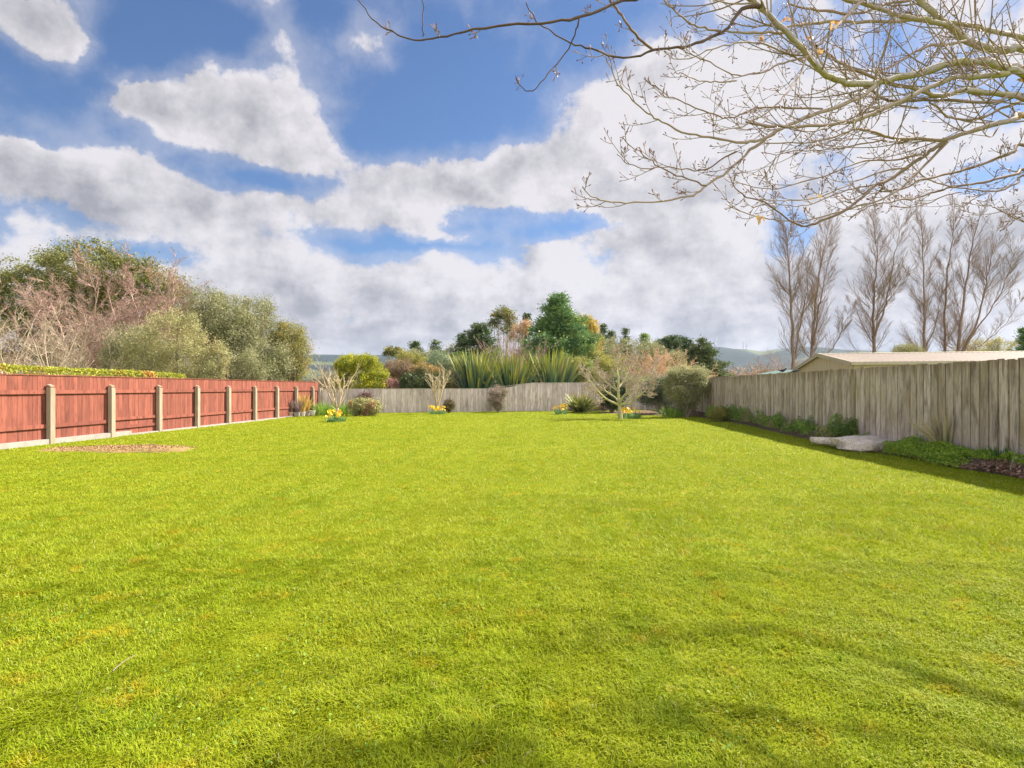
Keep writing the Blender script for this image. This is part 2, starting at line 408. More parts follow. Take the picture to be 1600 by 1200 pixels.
# raised border along the right fence
def soil_mat():
    t = NT('border_soil'); p = t.pos(); n = t.noise(p, 14, 6, .7); n2 = t.noise(p, 60, 4, .7)
    c = t.mix(t.rng(n, .35, .65), (.085, .055, .035), (.20, .14, .09)); c = t.mix(t.rng(n2, .6, .7, 0, .6), c, (.33, .24, .17))
    return t.bsdf(c, .95, .1, normal=t.bump(n2, 1.0, .03))
M_soil = soil_mat()
C2 = 8.3
def bed_edge(y): return 7.62+.25*vnoise(y*0+3, y, .3, 9)+.2*vnoise(y*0+8, y, 1.1, 8)
by = np.linspace(-3, 39.5, 180); prof = np.array([0, .12, .45, 1.0, 1.8]); zp = np.array([-.02, .07, .17, .24, .24])
e = bed_edge(by); vb = []
for k in range(5):
    Cc = e+(C2+.5-e)*prof[k]/1.8 if k else e
    z = zp[k]+(vnoise(by, by*0+k, 2.5, 5)-.5)*.06*(k > 0)
    vb.append(np.stack([DIRX*by+Cc, by, z+.004], -1))
vb = np.stack(vb, 1); ii = np.arange(180*5).reshape(180, 5)
Qb = np.stack([ii[:-1, :-1], ii[:-1, 1:], ii[1:, 1:], ii[1:, :-1]], -1).reshape(-1, 4)
tag(mesh('garden_bed', vb.reshape(-1, 3), Qb, mat=M_soil, smooth=True), kind='structure', label='raised dark soil border along the right fence')
def disc_patch(name, cx, cy, rx, ry, mat, label, z=.03, seed=1, rot=0.0, n=60, rings=10, hump=.03):
    a = np.linspace(0, 2*PI, n, endpoint=False); rg = np.random.default_rng(seed)
    rr = 1+.16*np.sin(3*a+rg.random()*6)+.10*np.sin(7*a+rg.random()*6)+.05*rg.normal(size=n)
    V = [[cx, cy, z+hump]]
    for k in range(1, rings+1):
        f = k/rings
        x = rx*rr*np.cos(a)*f; y = ry*rr*np.sin(a)*f
        X = cx+x*math.cos(rot)-y*math.sin(rot); Y = cy+x*math.sin(rot)+y*math.cos(rot)
        V += list(np.stack([X, Y, z+hump*(1-f*f)+(rg.random(n)-.5)*.02*(f < 1)-(.05 if k == rings else 0)], -1))
    T = [[0, 1+j, 1+(j+1) % n] for j in range(n)]; Q = []
    for k in range(rings-1):
        b = 1+k*n
        Q += [[b+j, b+n+j, b+n+(j+1) % n, b+(j+1) % n] for j in range(n)]
    return tag(mesh(name, np.array(V), Q, T, mat=mat, smooth=True), kind='structure', label=label)
def dirt_mat():
    t = NT('bare_dirt'); p = t.pos(); n = t.noise(p, 6, 6, .7); n2 = t.noise(p, 25, 5, .7)
    c = t.mix(t.rng(n, .35, .65), (.22, .125, .065), (.29, .175, .095)); c = t.mix(t.rng(n2, .50, .60, 0, .85), c, (.19, .24, .02))
    return t.bsdf(c, .95, .1, normal=t.bump(n2, .8, .02))
M_dirt = dirt_mat()
DP = (-9.6, 14.1, 1.75, .80)
disc_patch('bare_soil', DP[0], DP[1], DP[2], DP[3], M_dirt, 'patch of bare brown soil in the lawn by the red fence', z=.022, rot=.06, hump=.015)
disc_patch('soil_corner', 8.2, 34.4, 2.6, 3.2, M_soil, 'dark leaf littered soil under the corner shrubs', z=.03, seed=5)

# ------------------------------------------------------------------ red fence
C1 = -13.2
def along(C, Y0, Y1): a, b = GL(C, Y0), GL(C, Y1); return a, b
fdir = norm(np.array([DIRX, 1.0, 0])); fnor = np.array([fdir[1], -fdir[0], 0])     # fnor points right (+X)
UP = np.array([0, 0, 1.0])
rg = np.random.default_rng(11)
pY = [15.23+2.13*k for k in range(-8, 9)]
fence = empty('red_fence', GL(C1, 20), 'long red painted board fence with tan posts along the left of the lawn', 'fence')
Yend = 33.25
for k, Y in enumerate(pY):
    p = GL(C1, Y); g = Geo()
    hw, dp = .075, .12
    hgt = 1.53
    o = p-fdir*hw; x0 = fnor*.02
    v = boxv(o+x0-UP*.02, fdir*2*hw, fnor*dp, UP*(hgt-.02))
    v[[6, 7]] += UP*0 ; v[[4, 5]] += UP*.035
    c = .012
    g.add(v, BOXQ, r=rg.random())
    v2 = boxv(o+x0+fdir*c+UP*(hgt+.0), fdir*(2*hw-2*c), fnor*(dp-c), UP*.03); v2[[0, 1]] += UP*.03; v2[[4, 5]] += UP*.035
    g.add(v2, BOXQ, r=rg.random())
    pst = g.build('post', M_post, fence)
    if k < len(pY)-1 or True:
        Y2 = pY[k+1] if k < len(pY)-1 else Yend
        Ln = (Y2-Y)/fdir[1]
        # boards
        g = Geo(); nb = max(2, round(Ln/.142)); bw = Ln/nb
        has_plinth = Y < 18.0
        for j in range(nb):
            zb = .15 if (Y < 17.0 or (abs(Y-17.36) < .2 and j*bw < .85)) else .05
            b0 = p+fdir*(j*bw+.002)+fnor*(-.045+rg.uniform(-.003, .003))
            g.add(boxv(b0+UP*zb, fdir*(bw-.005), fnor*.018, UP*(1.82-zb+rg.uniform(-.0, .004))), BOXQ, r=rg.random())
        g.build('panel', M_red, fence)
        # rails between the posts
        rails = [(1.34, .10), (.44, .10)]
        if abs(Y-17.36) < .2: rails = [(1.34, .10), (.50, .09), (.24, .09)]
        for zr, hr in rails:
            g = Geo(); s = hw+.003
            g.add(boxv(p+fdir*s+fnor*(-.025)+UP*zr, fdir*(Ln-2*s), fnor*.045, UP*hr), BOXQ, r=rg.random()); g.build('rail', M_red, fence)
g = Geo(); a = GL(C1, pY[0]); g.add(boxv(a+fnor*(-.065)+UP*1.826, fdir*((Yend-pY[0])/fdir[1]), fnor*.06, UP*.022), BOXQ, r=.6); g.build('capping', M_red, fence)
g = Geo(); a = GL(C1, pY[0])+fnor*(-.03)-UP*.05; g.add(boxv(a, fdir*((18.15-pY[0])/fdir[1]), fnor*.145, UP*.20), BOXQ); g.build('plinth', M_conc, fence)
g = Geo(); a = GL(C1, 18.16)+fnor*(-.03)-UP*.05; g.add(boxv(a, fdir*((Yend-18.16)/fdir[1]), fnor*.15, UP*.105), BOXQ); g.build('kerb', M_conc, fence)

# ------------------------------------------------------------------ grey fences
def board_fence(name, A, B, nboard, zbf, ztf, mat, label, ourside, period=.235, bw=.20, th=.02, bay=2.4, cap=None, seed=1, batten=True):
    """boards from A to B; ourside = unit vector towards the garden"""
    rg = np.random.default_rng(seed); A = np.asarray(A, float); B = np.asarray(B, float)
    Ln = np.linalg.norm(B-A); d = (B-A)/Ln; root = empty(name, (A+B)/2, label, 'fence')
    nb = max(1, round(Ln/bay)); bl = Ln/nb
    for b in range(nb):
        g = Geo(); s = b*bl; nn = max(1, round(bl/period)); pr = bl/nn
        for j in range(nn):
            c = s+(j+.5)*pr; P0 = A+d*c; zt = ztf(c/Ln); zb = zbf(c/Ln)
            w = bw*rg.uniform(.90, 1.06)
            dz = rg.normal()*.008
            tl = rg.normal()*.006
            v = boxv(P0-d*w/2+ourside*rg.uniform(.0, .006)+UP*(zb+rg.uniform(-.02, .02)), d*w, ourside*th, UP*(zt-zb+dz)); v[4:] += d*tl
            g.add(v, BOXQ, r=rg.random())
            if batten:
                P1 = A+d*(s+j*pr); w2 = .16
                v = boxv(P1-d*w2/2-ourside*(th+.014)+UP*zb, d*w2, ourside*th, UP*(zt-zb+rg.normal()*.008))
                g.add(v, BOXQ, r=rg.random())
        g.build('panel', mat, root)
        for zr in (.3, .95, 1.6):
            g = Geo(); o = A+d*s-ourside*(th+.06); zt0 = ztf(s/Ln); zt1 = ztf((s+bl)/Ln); zb0 = zbf(s/Ln); zb1 = zbf((s+bl)/Ln)
            f = zr/2.0
            v = boxv(o, d*(bl-.004), ourside*.045, UP*.09)
            v[[0, 3, 4, 7]] += UP*(zb0+f*(zt0-zb0)); v[[1, 2, 5, 6]] += UP*(zb1+f*(zt1-zb1)); g.add(v, BOXQ, r=rg.random()); g.build('rail', M_greypost, root)
        g = Geo(); o = A+d*(s+.03)-ourside*.20; g.add(boxv(o, d*.1, ourside*.1, UP*(ztf(s/Ln)-.1)), BOXQ, r=rg.random()); g.build('post', M_greypost, root)
        if cap:
            g = Geo(); zt0 = ztf(s/Ln)+.004; zt1 = ztf((s+bl)/Ln)+.004
            v = boxv(A+d*s-ourside*.04, d*bl, ourside*.075, UP*.022); v[[0, 3, 4, 7]] += UP*zt0; v[[1, 2, 5, 6]] += UP*zt1
            g.add(v, BOXQ, r=.3); g.build('capping', M_greypost, root)
    return root
board_fence('grey_fence', GL(C2, -2.5), GL(C2, 39.5), 0, lambda t: .20, lambda t: 2.02, M_wood_r,
            'tall weathered grey board fence with green moss along the right side of the lawn', -fnor, seed=3)
A = np.array([-11.15, 33.3, 0.0]); B = np.array([10.7, 39.45, 0.0]); dB = norm(B-A)
def bfn(px):   # back fence: parameter and depth at a pixel column
    k = (px-800)/F; t = (A[0]-k*A[1])/((B[1]-A[1])*k-(B[0]-A[0])); return t, A[1]+(B[1]-A[1])*t
t1, Y1b = bfn(775); t2, Y2b = bfn(838)
def ztb(t):
    if t < t1: return 1.5-1.5/900*34.5
    if t > t2: return 1.5+8/900*37
    f = (t-t1)/(t2-t1); f = f*f*(3-2*f)
    return (1.5-1.5/900*34.5)*(1-f)+(1.5+8/900*37)*f
board_fence('back_fence', A, B, 0, lambda t: .02, ztb, M_wood_b,
            'low grey board fence across the far end of the lawn, higher at its right', np.array([dB[1], -dB[0], 0]),
            period=.17, bw=.150, cap=True, seed=7)
cp = Geo(); a = np.array([-11.18, 33.2, 0]); cp.add(boxv(a, (.13, 0, 0), (0, .13, 0), UP*1.50), BOXQ, r=.4)
o = cp.build('corner_post', M_greypost); tag(o, 'grey timber post where the red fence meets the back fence', 'post')

# ------------------------------------------------------------------ grass
def grass_mat():
    t = NT('grass_blades'); c, a = lawn_colour(t); r = t.attr('rnd'); tv = t.attr('tv')
    c = t.mix(t.rng(r, .0, .40, .45, 0), c, (.13, .25, .014))
    c = t.mix(t.rng(r, .72, 1.0, 0, .65), c, (.42, .42, .06))
    c = t.mix(t.rng(r, .985, 1.0, 0, .8), c, (.55, .45, .25))
    c = t.mix(t.rng(tv, 0, 1, .15, 0), c, (.20, .24, .02))
    return t.bsdf(c, .6, .15, trans=.34)
M_grass = grass_mat()
def grass():
    rg = np.random.default_rng(21); g = Geo()
    def band(y0, y1, dens, h, w, seg, margin=1.4):
        def halfL(y): return np.minimum(.92*y+margin, 14.5)
        W = 2*max(halfL(y1), 1); n = int((y1-y0)*W*dens)
        y = rg.uniform(y0, y1, n); x = rg.uniform(-W/2, W/2, n)
        C = x-DIRX*y
        be = bed_edge(y)
        k = (np.abs(x) < halfL(y)) & (C > C1+.12) & (C < be+.03)
        bt = A[1]+(x-A[0])/(B[0]-A[0])*(B[1]-A[1]); k &= (y < bt-.05)
        ex = (x-DP[0])/DP[2]; ey = (y-DP[1])/DP[3]; rr = ex**2+ey**2+.6*(vnoise(x, y, 2.5, 12)-.5)
        k &= (rr > .9) | (rg.random(n) < .75*np.clip(rr, .2, 1)**2)
        ex = (x-8.2)/2.6; ey = (y-34.4)/3.2; k &= (ex**2+ey**2 > 1)
        x, y = x[k], y[k]; n = len(x)
        tuft = vnoise(x+50, y+50, 9.0, 31)*.45+vnoise(x+50, y+50, 3.4, 33)*.35+vnoise(x+50, y+50, 1.3, 32)*.3
        keep = rg.random(n) < .45+.7*tuft; x, y, tuft = x[keep], y[keep], tuft[keep]; n = len(x)
        sm = np.clip((y-2.5)/8, 0, .55); hh = h*((.25+1.9*tuft**1.6)*(1-sm)+.85*sm)*rg.uniform(.55, 1.3, n)
        ww = w*rg.uniform(.6, 1.4, n)
        a = rg.uniform(0, 2*PI, n)*(.55+.4*sm)+vnoise(x+70, y+70, 2.3, 51)*12+vnoise(x+70, y+70, 7, 52)*5; ld = np.stack([np.cos(a), np.sin(a), 0*a], -1)
        b = a+PI/2+rg.normal(size=n)*.5; sd = np.stack([np.cos(b), np.sin(b), 0*b], -1)
        lean = rg.uniform(.2, 1.5, n)
        p = np.stack([x, y, und(x, y)], -1); r = rg.random(n)
        s = sd*(ww/2)[:, None]
        if seg == 2:
            m = p+ld*(lean*hh*.35)[:, None]+UP*(hh*.62)[:, None]; tp = p+ld*(lean*hh)[:, None]+UP*(hh*np.clip(1.05-.35*lean, .4, 1))[:, None]
            V = np.stack([p-s, p+s, m+s*.8, m-s*.8, tp], 1).reshape(-1, 3); i = np.arange(n)*5
            g.add(V, np.stack([i, i+1, i+2, i+3], -1), np.stack([i+3, i+2, i+4], -1), r=np.repeat(r, 5), t=np.tile([0, 0, .7, .7, 1.0], n))
        else:
            tp = p+ld*(lean*hh*.9)[:, None]+UP*(hh*.9)[:, None]
            V = np.stack([p-s, p+s, tp], 1).reshape(-1, 3); i = np.arange(n)*3
            g.add(V, None, np.stack([i, i+1, i+2], -1), r=np.repeat(r, 3), t=np.tile([0, 0, 1.0], n))
    band(1.7, 3.2, 21000, .031, .0042, 2, .8)
    band(3.2, 5.0, 11500, .031, .0052, 2, 1.0)
    band(5.0, 8.0, 5200, .031, .0072, 1)
    band(8.0, 13.0, 2100, .030, .011, 1)
    band(13.0, 22.0, 800, .032, .018, 1)
    band(22.0, 40.0, 300, .034, .030, 1)
    o = g.build('grass', M_grass); tag(o, 'short mown lawn grass with yellow mossy patches', 'grass', kind='stuff')
    # small round clover and daisy leaves low in the turf
    n = 14000; y = 1.8+8.5*rg.random(n)**1.3; x = rg.uniform(-1, 1, n)*(.9*y+.8)
    k = (vnoise(x+9, y+9, 1.1, 41) > .52) & (x-DIRX*y < 7.6) ; x, y = x[k], y[k]
    C = np.stack([x, y, und(x, y)+rg.uniform(.008, .03, len(x))], -1)
    V, Q = leaf_quads(rg, C, .019, .015, nrm=rg.normal(size=(len(x), 3))*np.array([1, 1, .25]))
    gg = Geo(); gg.add(V, Q, r=np.repeat(rg.random(len(x)), 4))
    m = foliage('clover_leaf', (.12, .24, .02), (.24, .34, .05), trans=.3, rough=.8)
    tag(gg.build('clover', m), 'small round clover leaves scattered low in the lawn', 'clover', kind='stuff')
grass()
# a thin fallen stick and a few scraps
rs = np.random.default_rng(4)
g = Geo(); P = smooth_path([PX(176, 1046, 2.98)*[1, 1, 0]+[0, 0, .035], PX(193, 1034, 3.05)*[1, 1, 0]+[0, 0, .05], PX(212, 1029, 3.14)*[1, 1, 0]+[0, 0, .045]], 8)[None]
add_tubes(g, P, np.full((1, 8), .0030)*np.linspace(1, .5, 8), 5, rs)
M_stick = plain('dry_stick', (.20, .14, .11), (.28, .20, .16), 30)
g2 = Geo(); n = 1500; a = rs.random(n)*2*PI; r = rs.random(n)**.6*(.95+.12*np.sin(5*a)+.1*np.sin(9*a+1)); P_ = np.stack([DP[0]+np.cos(a)*r*DP[2], DP[1]+np.sin(a)*r*DP[3], .03+rs.random(n)*.02+.015*(1-r*r)], -1)
V_, Q_ = leaf_quads(rs, P_, .035, .025); g2.add(V_, Q_, r=np.repeat(rs.random(n), 4)); tag(g2.build('soil_crumbs', foliage('soil_crumb', (.24, .135, .07), (.36, .215, .115), trans=.001, rough=.95)), 'loose crumbs and clods of soil on the bare patch by the red fence', 'soil', kind='stuff')
tag(g.build('stick', M_stick), 'short bent dry stick lying in the grass near the lower left', 'stick')

# ------------------------------------------------------------------ foliage materials
F_gum = foliage('gum_leaves', (.09, .115, .025), (.25, .24, .06), (.28, .20, .06))
F_olive = foliage('olive_leaves', (.22, .21, .075), (.50, .47, .22), (.48, .38, .19))
F_olive2 = foliage('grey_olive_leaves', (.13, .14, .06), (.40, .38, .19), (.20, .22, .07))
F_pine = foliage('pine_needles', (.035, .075, .032), (.12, .17, .06), (.15, .16, .05), trans=.15)
F_conifer = foliage('conifer_sprays', (.05, .12, .045), (.19, .31, .09), (.27, .34, .08), trans=.2)
F_gold = foliage('golden_sprays', (.42, .27, .03), (.55, .40, .06), (.25, .25, .04))
F_lime = foliage('lime_sprays', (.07, .13, .012), (.52, .48, .02), (.46, .45, .02))
F_silver = foliage('silver_green_leaves', (.10, .17, .10), (.34, .38, .20))
F_hedge = foliage('hedge_leaves', (.22, .27, .025), (.50, .46, .06), (.55, .26, .08), sc=.8)
F_brown = foliage('brown_leaves', (.14, .09, .055), (.36, .25, .15), (.20, .17, .07))
F_orange = foliage('orange_brown_leaves', (.24, .18, .06), (.50, .30, .11), (.18, .20, .06))
F_purple = foliage('purple_brown_leaves', (.10, .06, .05), (.30, .19, .16))
F_dark = foliage('dark_glossy_leaves', (.035, .055, .022), (.11, .14, .04), rough=.4)
F_yg = foliage('yellow_green_leaves', (.16, .19, .04), (.46, .40, .09))
F_var = foliage('variegated_leaves', (.12, .16, .05), (.55, .49, .20), (.42, .24, .12))
F_bright = foliage('bright_green_leaves', (.15, .30, .02), (.46, .56, .07))
F_mid = foliage('mid_green_leaves', (.085, .15, .03), (.27, .36, .08))
F_strap = foliage('strap_leaves', (.10, .24, .03), (.32, .44, .06))
F_cream = foliage('cream_tipped_leaves', (.12, .15, .05), (.52, .48, .24))
B_brown = bark('brown_bark', (.30, .23, .15), (.20, .15, .10))
B_pale = bark('pale_bark', (.52, .42, .30), (.38, .30, .21))
B_pink = bark('pinkish_twigs', (.50, .33, .27), (.40, .26, .20))
B_red = bark('reddish_twigs', (.44, .29, .23), (.35, .23, .19))
B_peach = bark('peach_twigs', (.66, .45, .28), (.56, .37, .24))
B_lichen = bark('lichened_bark', (.46, .42, .30), (.34, .30, .20), moss=(.42, .42, .13), mossamt=.6)
B_poplar = bark('poplar_bark', (.32, .22, .17), (.20, .14, .11))
B_tan = bark('tan_pruned_bark', (.56, .46, .29), (.44, .35, .22))

def bx(px0, px1, pytop, Y, pybot=None, depth=None, base=0.0):
    """centre, half widths of a box of pixels at depth Y"""
    cx = ((px0+px1)/2-800)/F*Y; rx = (px1-px0)/2/F*Y; zt = EYE+(HOR-pytop)/F*Y
    zb = base if pybot is None else EYE+(HOR-pybot)/F*Y
    return cx, rx, zt, zb
def lob(px, py, rpx, rpy, Y, dy=0.0, depth=None):
    """an ellipsoid lobe seen at px,py with pixel radii, at distance Y+dy"""
    Y2 = Y+dy; p = PX(px, py, Y2); rx = rpx/F*Y2; rz = rpy/F*Y2
    return (p[0], p[1], p[2], rx, depth if depth else (rx+rz)/2, rz)
def leafy(name, label, cat, lobes, mat, seed, nclump, nper, crad, L, W, base=None, barkm=None, r0=.12, group=None, up=0, flat=1.0, shell=.55, limbs=10, cname='crown', jagged=.12):
    rg = np.random.default_rng(seed); lobes = np.array(lobes)
    if base is None: base = (lobes[:, 0].mean(), lobes[:, 1].mean(), 0)
    root = empty(name, base, label, cat, group)
    _, C = crown(rg, lobes, nclump, nper, crad, L, W, mat, root, cname, shell, flat, up, jagged)
    if barkm:
        g = Geo(); k = rg.choice(len(C), min(limbs, len(C)), replace=False)
        straight_limbs(rg, g, np.array(base)-[0, 0, .05], C[k], r0, 6, 7)
        g.build('trunk', barkm, root, smooth=True)
    return root

# ------------------------------------------------------------------ hedge behind the red fence
rh = np.random.default_rng(31); g = Geo(); n = 26000
Yh = rh.uniform(7.5, 21.7, n); u = rh.random(n)
top = 2.05-.0065*(Yh-14)+.04*(vnoise(Yh, Yh*0, 2.2, 5)-.5)
side = rh.random(n) < .45
off = np.where(side, -.42+rh.normal(size=n)*.03, rh.uniform(-1.3, -.42, n))
zz_ = np.where(side, top*rh.uniform(.5, 1, n), top+rh.normal(size=n)*.025)
pos = np.stack([DIRX*Yh+C1+off, Yh, zz_], -1)
V, Q = leaf_quads(rh, pos, .075, .045); rr = np.clip(rh.random(n)*.6+.4*vnoise(Yh, off, 5, 3), 0, 1)
g.add(V, Q, r=np.repeat(rr, 4))
hd = empty('hedge', GL(C1-.85, 14.6), 'low clipped yellow green hedge with reddish tips behind the red fence', 'hedge')
g.build('foliage', F_hedge, hd)
g = Geo()
for y in np.arange(7.6, 21.6, .5):
    P = smooth_path([GL(C1-.85, y), GL(C1-.85, y)+[.05, .05, .9], GL(C1-.85, y)+[-.05, 0, 1.8]], 5)[None]; add_tubes(g, P, np.full((1, 5), .03), 5, rh)
g.build('stem', B_brown, hd)

# ------------------------------------------------------------------ trees behind the red fence
Y = 38
leafy('evergreen_tree', 'tall broad olive green evergreen crown rising above the reddish bare trees at far left', 'tree',
      [lob(140, 420, 62, 40, Y), lob(85, 435, 55, 38, Y, 1), lob(190, 430, 50, 34, Y), lob(235, 442, 42, 32, Y, 1), lob(30, 455, 50, 40, Y, 1),
       lob(275, 468, 26, 36, Y), lob(-30, 450, 40, 45, Y), lob(120, 490, 80, 50, Y, 1), lob(215, 500, 70, 50, Y, 1), lob(40, 520, 70, 50, Y)],
      F_gum, 41, 1100, 80, .60, .16, .07, base=GX(135, Y), barkm=B_brown, r0=.4, limbs=26, shell=.6, flat=.6)
def bare(name, label, base, H, seed, barkm, r0, nmain, spread, levels, group=None, cat='tree', trop=.6, dirs=None, twm=None, thick=1.0, stem=.0, lean=(0, 0)):
    """vase shaped leafless tree: nmain stems from the base, then the given levels"""
    rg = np.random.default_rng(seed); base = np.asarray(base, float)
    root = empty(name, base, label, cat, group)
    if dirs is None:
        a = np.arange(nmain)/nmain*2*PI+rg.random(nmain)*.7; t = spread*rg.uniform(.35, 1.1, nmain)
        dirs = np.stack([np.cos(a)*np.sin(t), np.sin(a)*np.sin(t), np.cos(t)], -1)
    dirs = norm(np.asarray(dirs, float)+np.array([lean[0], lean[1], 0])); k = len(dirs)
    L = H*rg.uniform(.75, 1.0, k); N0 = 9; P = [np.tile(base+[0, 0, stem], (k, 1))+rg.normal(size=(k, 3))*[r0*.5, r0*.5, 0]]
    d = dirs
    for q in range(N0-1):
        P.append(P[-1]+d*(L/(N0-1))[:, None]); d = norm(d+UP*trop/(N0-1)*.5+rg.normal(size=d.shape)*.09)
    P = np.stack(P, 1); Rr = r0*.7*thick*np.linspace(1, .22, N0)[None]*rg.uniform(.6, 1, (k, 1))
    g = Geo(); add_tubes(g, P, Rr, 6, rg)
    if stem > 0:
        P0 = smooth_path([base-[0, 0, .05], base+[rg.normal()*.02, 0, stem*.5], base+[0, 0, stem+.02]], 5)[None]; add_tubes(g, P0, np.array([[1.35, 1.1, 1.0, .98, .95]])*r0, 9, rg)
    g.build('trunk', barkm, root, smooth=True)
    g = Geo(); src = [(P, Rr)]
    for (kk, ang, Lr, N2, tr, wob, rmin, sides) in levels:
        Ps, Rs = src[-1]
        P2, R2 = grow(rg, Ps, Rs, kk, .18, 1.0, ang, .2, Lr, N2, tr, wob, .55, rmin)
        add_tubes(g, P2, R2, sides, rg); src.append((P2, R2))
    g.build('branches', twm or barkm, root)
    return root
Yb = 25
LV = lambda m: [(7, .75, .55, 7, .5, .10, .010*m, 4), (7, .7, .5, 5, .4, .12, .007*m, 3), (5, .7, .5, 4, .3, .12, .005*m, 3)]
bare('bare_tree', 'pale bare tree with several upright stems at the far left behind the hedge', GX(40, 26), 6.0, 51, B_pale, .14, 8, .75, LV(1.2), group='bare trees behind the hedge')
bare('bare_tree', 'pale bare tree with low outswept limbs between the leftmost bare tree and olive shrubs', GX(95, 24.5), 4.9, 52, B_pale, .10, 8, 1.0, LV(1.1), group='bare trees behind the hedge', lean=(.15, 0))
bare('bare_tree', 'reddish pink bare tree with a haze of fine twigs below the tall evergreen', GX(150, 31), 7.6, 53, B_pink, .16, 7, .75, [(11, .75, .55, 6, .3, .10, .012, 4), (8, .7, .5, 5, .2, .12, .011, 3), (16, .75, .5, 4, .05, .15, .010, 3)], twm=B_red, group='bare trees behind the hedge')
bare('bare_tree', 'reddish pink bare tree right above the pale olive shrub, beside the grey olive tree', GX(245, 32), 7.4, 54, B_pink, .15, 7, .72, [(11, .75, .55, 6, .3, .10, .012, 4), (8, .7, .5, 5, .2, .12, .011, 3), (16, .75, .5, 4, .05, .15, .010, 3)], twm=B_red, group='bare trees behind the hedge')
bare('bare_tree', 'pale pinkish bare tree leaning in from the left edge above the hedge', GX(-15, 27), 6.6, 57, B_pale, .12, 9, .85, LV(1.3), twm=B_red, group='bare trees behind the hedge')
Y = 25
leafy('olive_shrub', 'rounded pale olive shrub directly behind the hedge end', 'shrub',
      [lob(268, 530, 45, 42, Y), lob(300, 555, 26, 40, Y), lob(235, 560, 40, 40, Y), lob(285, 505, 26, 18, Y), lob(255, 590, 60, 30, Y)],
      F_olive, 42, 330, 95, .30, .085, .028, base=GX(262, Y), barkm=B_brown, r0=.08)
leafy('olive_shrub', 'darker flat topped olive shrub left of the rounded pale one', 'shrub',
      [lob(200, 535, 32, 25, 26), lob(190, 565, 34, 30, 26), lob(230, 560, 30, 35, 26)],
      F_olive2, 43, 200, 95, .30, .085, .028, base=GX(203, 26), barkm=B_brown, r0=.08)
Y = 32
leafy('olive_tree', 'large rounded grey green olive tree, highest one right of the reddish bare trees', 'tree',
      [lob(322, 478, 30, 28, Y), lob(345, 500, 40, 36, Y), lob(318, 525, 34, 40, Y, 1), lob(350, 560, 45, 40, Y, 1)],
      F_olive2, 44, 420, 95, .38, .11, .036, base=GX(340, Y), barkm=B_brown, r0=.2)
leafy('olive_tree', 'grey green olive tree with a ragged domed top in the middle of the olive group', 'tree',
      [lob(397, 492, 30, 26, Y, 1.5), lob(405, 530, 34, 38, Y, 1.5), lob(375, 520, 30, 36, Y), lob(420, 565, 38, 36, Y)],
      F_olive2, 45, 420, 95, .38, .11, .036, base=GX(400, Y), barkm=B_brown, r0=.2)
leafy('olive_tree', 'olive tree turning yellow at its top, rightmost above the red fence', 'tree',
      [lob(450, 525, 26, 24, 34), lob(462, 550, 24, 30, 34), lob(435, 545, 24, 34, 34), lob(455, 580, 26, 22, 34)],
      foliage('yellowing_olive_leaves', (.14, .16, .05), (.36, .32, .10), (.45, .31, .06)), 46, 330, 85, .36, .11, .036, base=GX(450, 34), barkm=B_brown, r0=.16, shell=.4)
leafy('small_shrub', 'small pale upright shrub in front of the large olive trees', 'shrub',
      [lob(342, 560, 17, 24, 25), lob(335, 580, 22, 20, 25)], F_olive, 47, 90, 90, .26, .08, .025, base=GX(340, 25), barkm=B_brown, r0=.04)
leafy('small_shrub', 'small grey green shrub in front of the olive trees, nearest the far fence corner', 'shrub',
      [lob(388, 572, 20, 26, 27.5), lob(400, 585, 18, 18, 27.5)], F_olive2, 48, 90, 90, .26, .085, .028, base=GX(390, 27.5), barkm=B_brown, r0=.04)
bare('twiggy_shrub', 'thin grey pink twiggy shrub rising behind the corner of the two fences', GX(508, 36.5), 2.9, 55, B_pink, .03, 16, .45, [(5, .5, .45, 5, .4, .06, .010, 3), (4, .5, .5, 4, .3, .06, .008, 3)], cat='shrub', group='twiggy shrubs behind the corner')
bare('twiggy_shrub', 'second thin grey pink twiggy shrub, partly behind the round lime green bush', GX(540, 38.5), 3.0, 56, B_pink, .03, 16, .45, [(5, .5, .45, 5, .4, .06, .010, 3), (4, .5, .5, 4, .3, .06, .008, 3)], cat='shrub', group='twiggy shrubs behind the corner')

# ------------------------------------------------------------------ planting behind the back fence
Y = 36.5
leafy('round_bush', 'dense round lime green and yellow bush standing just behind the back fence', 'bush',
      [lob(545, 575, 22, 19, Y), lob(572, 575, 23, 20, Y), lob(557, 567, 27, 13, Y), lob(560, 597, 38, 22, Y), lob(588, 592, 16, 22, Y)],
      F_lime, 60, 520, 85, .20, .09, .035, base=GX(558, Y), barkm=B_brown, r0=.08, shell=.82, up=.3, jagged=.05)
leafy('weeping_shrub', 'drooping purple brown shrub on a short brown trunk right of the lime bush', 'shrub',
      [lob(622, 575, 20, 13, 38.5), lob(608, 580, 11, 12, 38.5), lob(636, 580, 12, 14, 38.5), lob(622, 588, 12, 8, 38.5)], F_brown, 61, 120, 75, .28, .16, .022,
      base=GX(624, 38.5), barkm=B_brown, r0=.14, up=1.5, limbs=8)
leafy('clipped_shrub', 'orange brown flat topped shrub behind the middle pruned tree', 'shrub',
      [lob(660, 580, 20, 11, 38.5), lob(674, 584, 16, 13, 38.5), lob(650, 585, 12, 12, 38.5)], F_orange, 62, 150, 80, .24, .09, .04, base=GX(662, 38.5), barkm=B_brown, r0=.06)
leafy('dark_shrub', 'dark green shrub low behind the fence under the orange brown one', 'shrub',
      [lob(648, 600, 26, 16, 37.5), lob(676, 600, 18, 18, 37.5)], F_dark, 63, 150, 75, .25, .10, .05, base=GX(660, 37.5), barkm=B_brown, r0=.05)
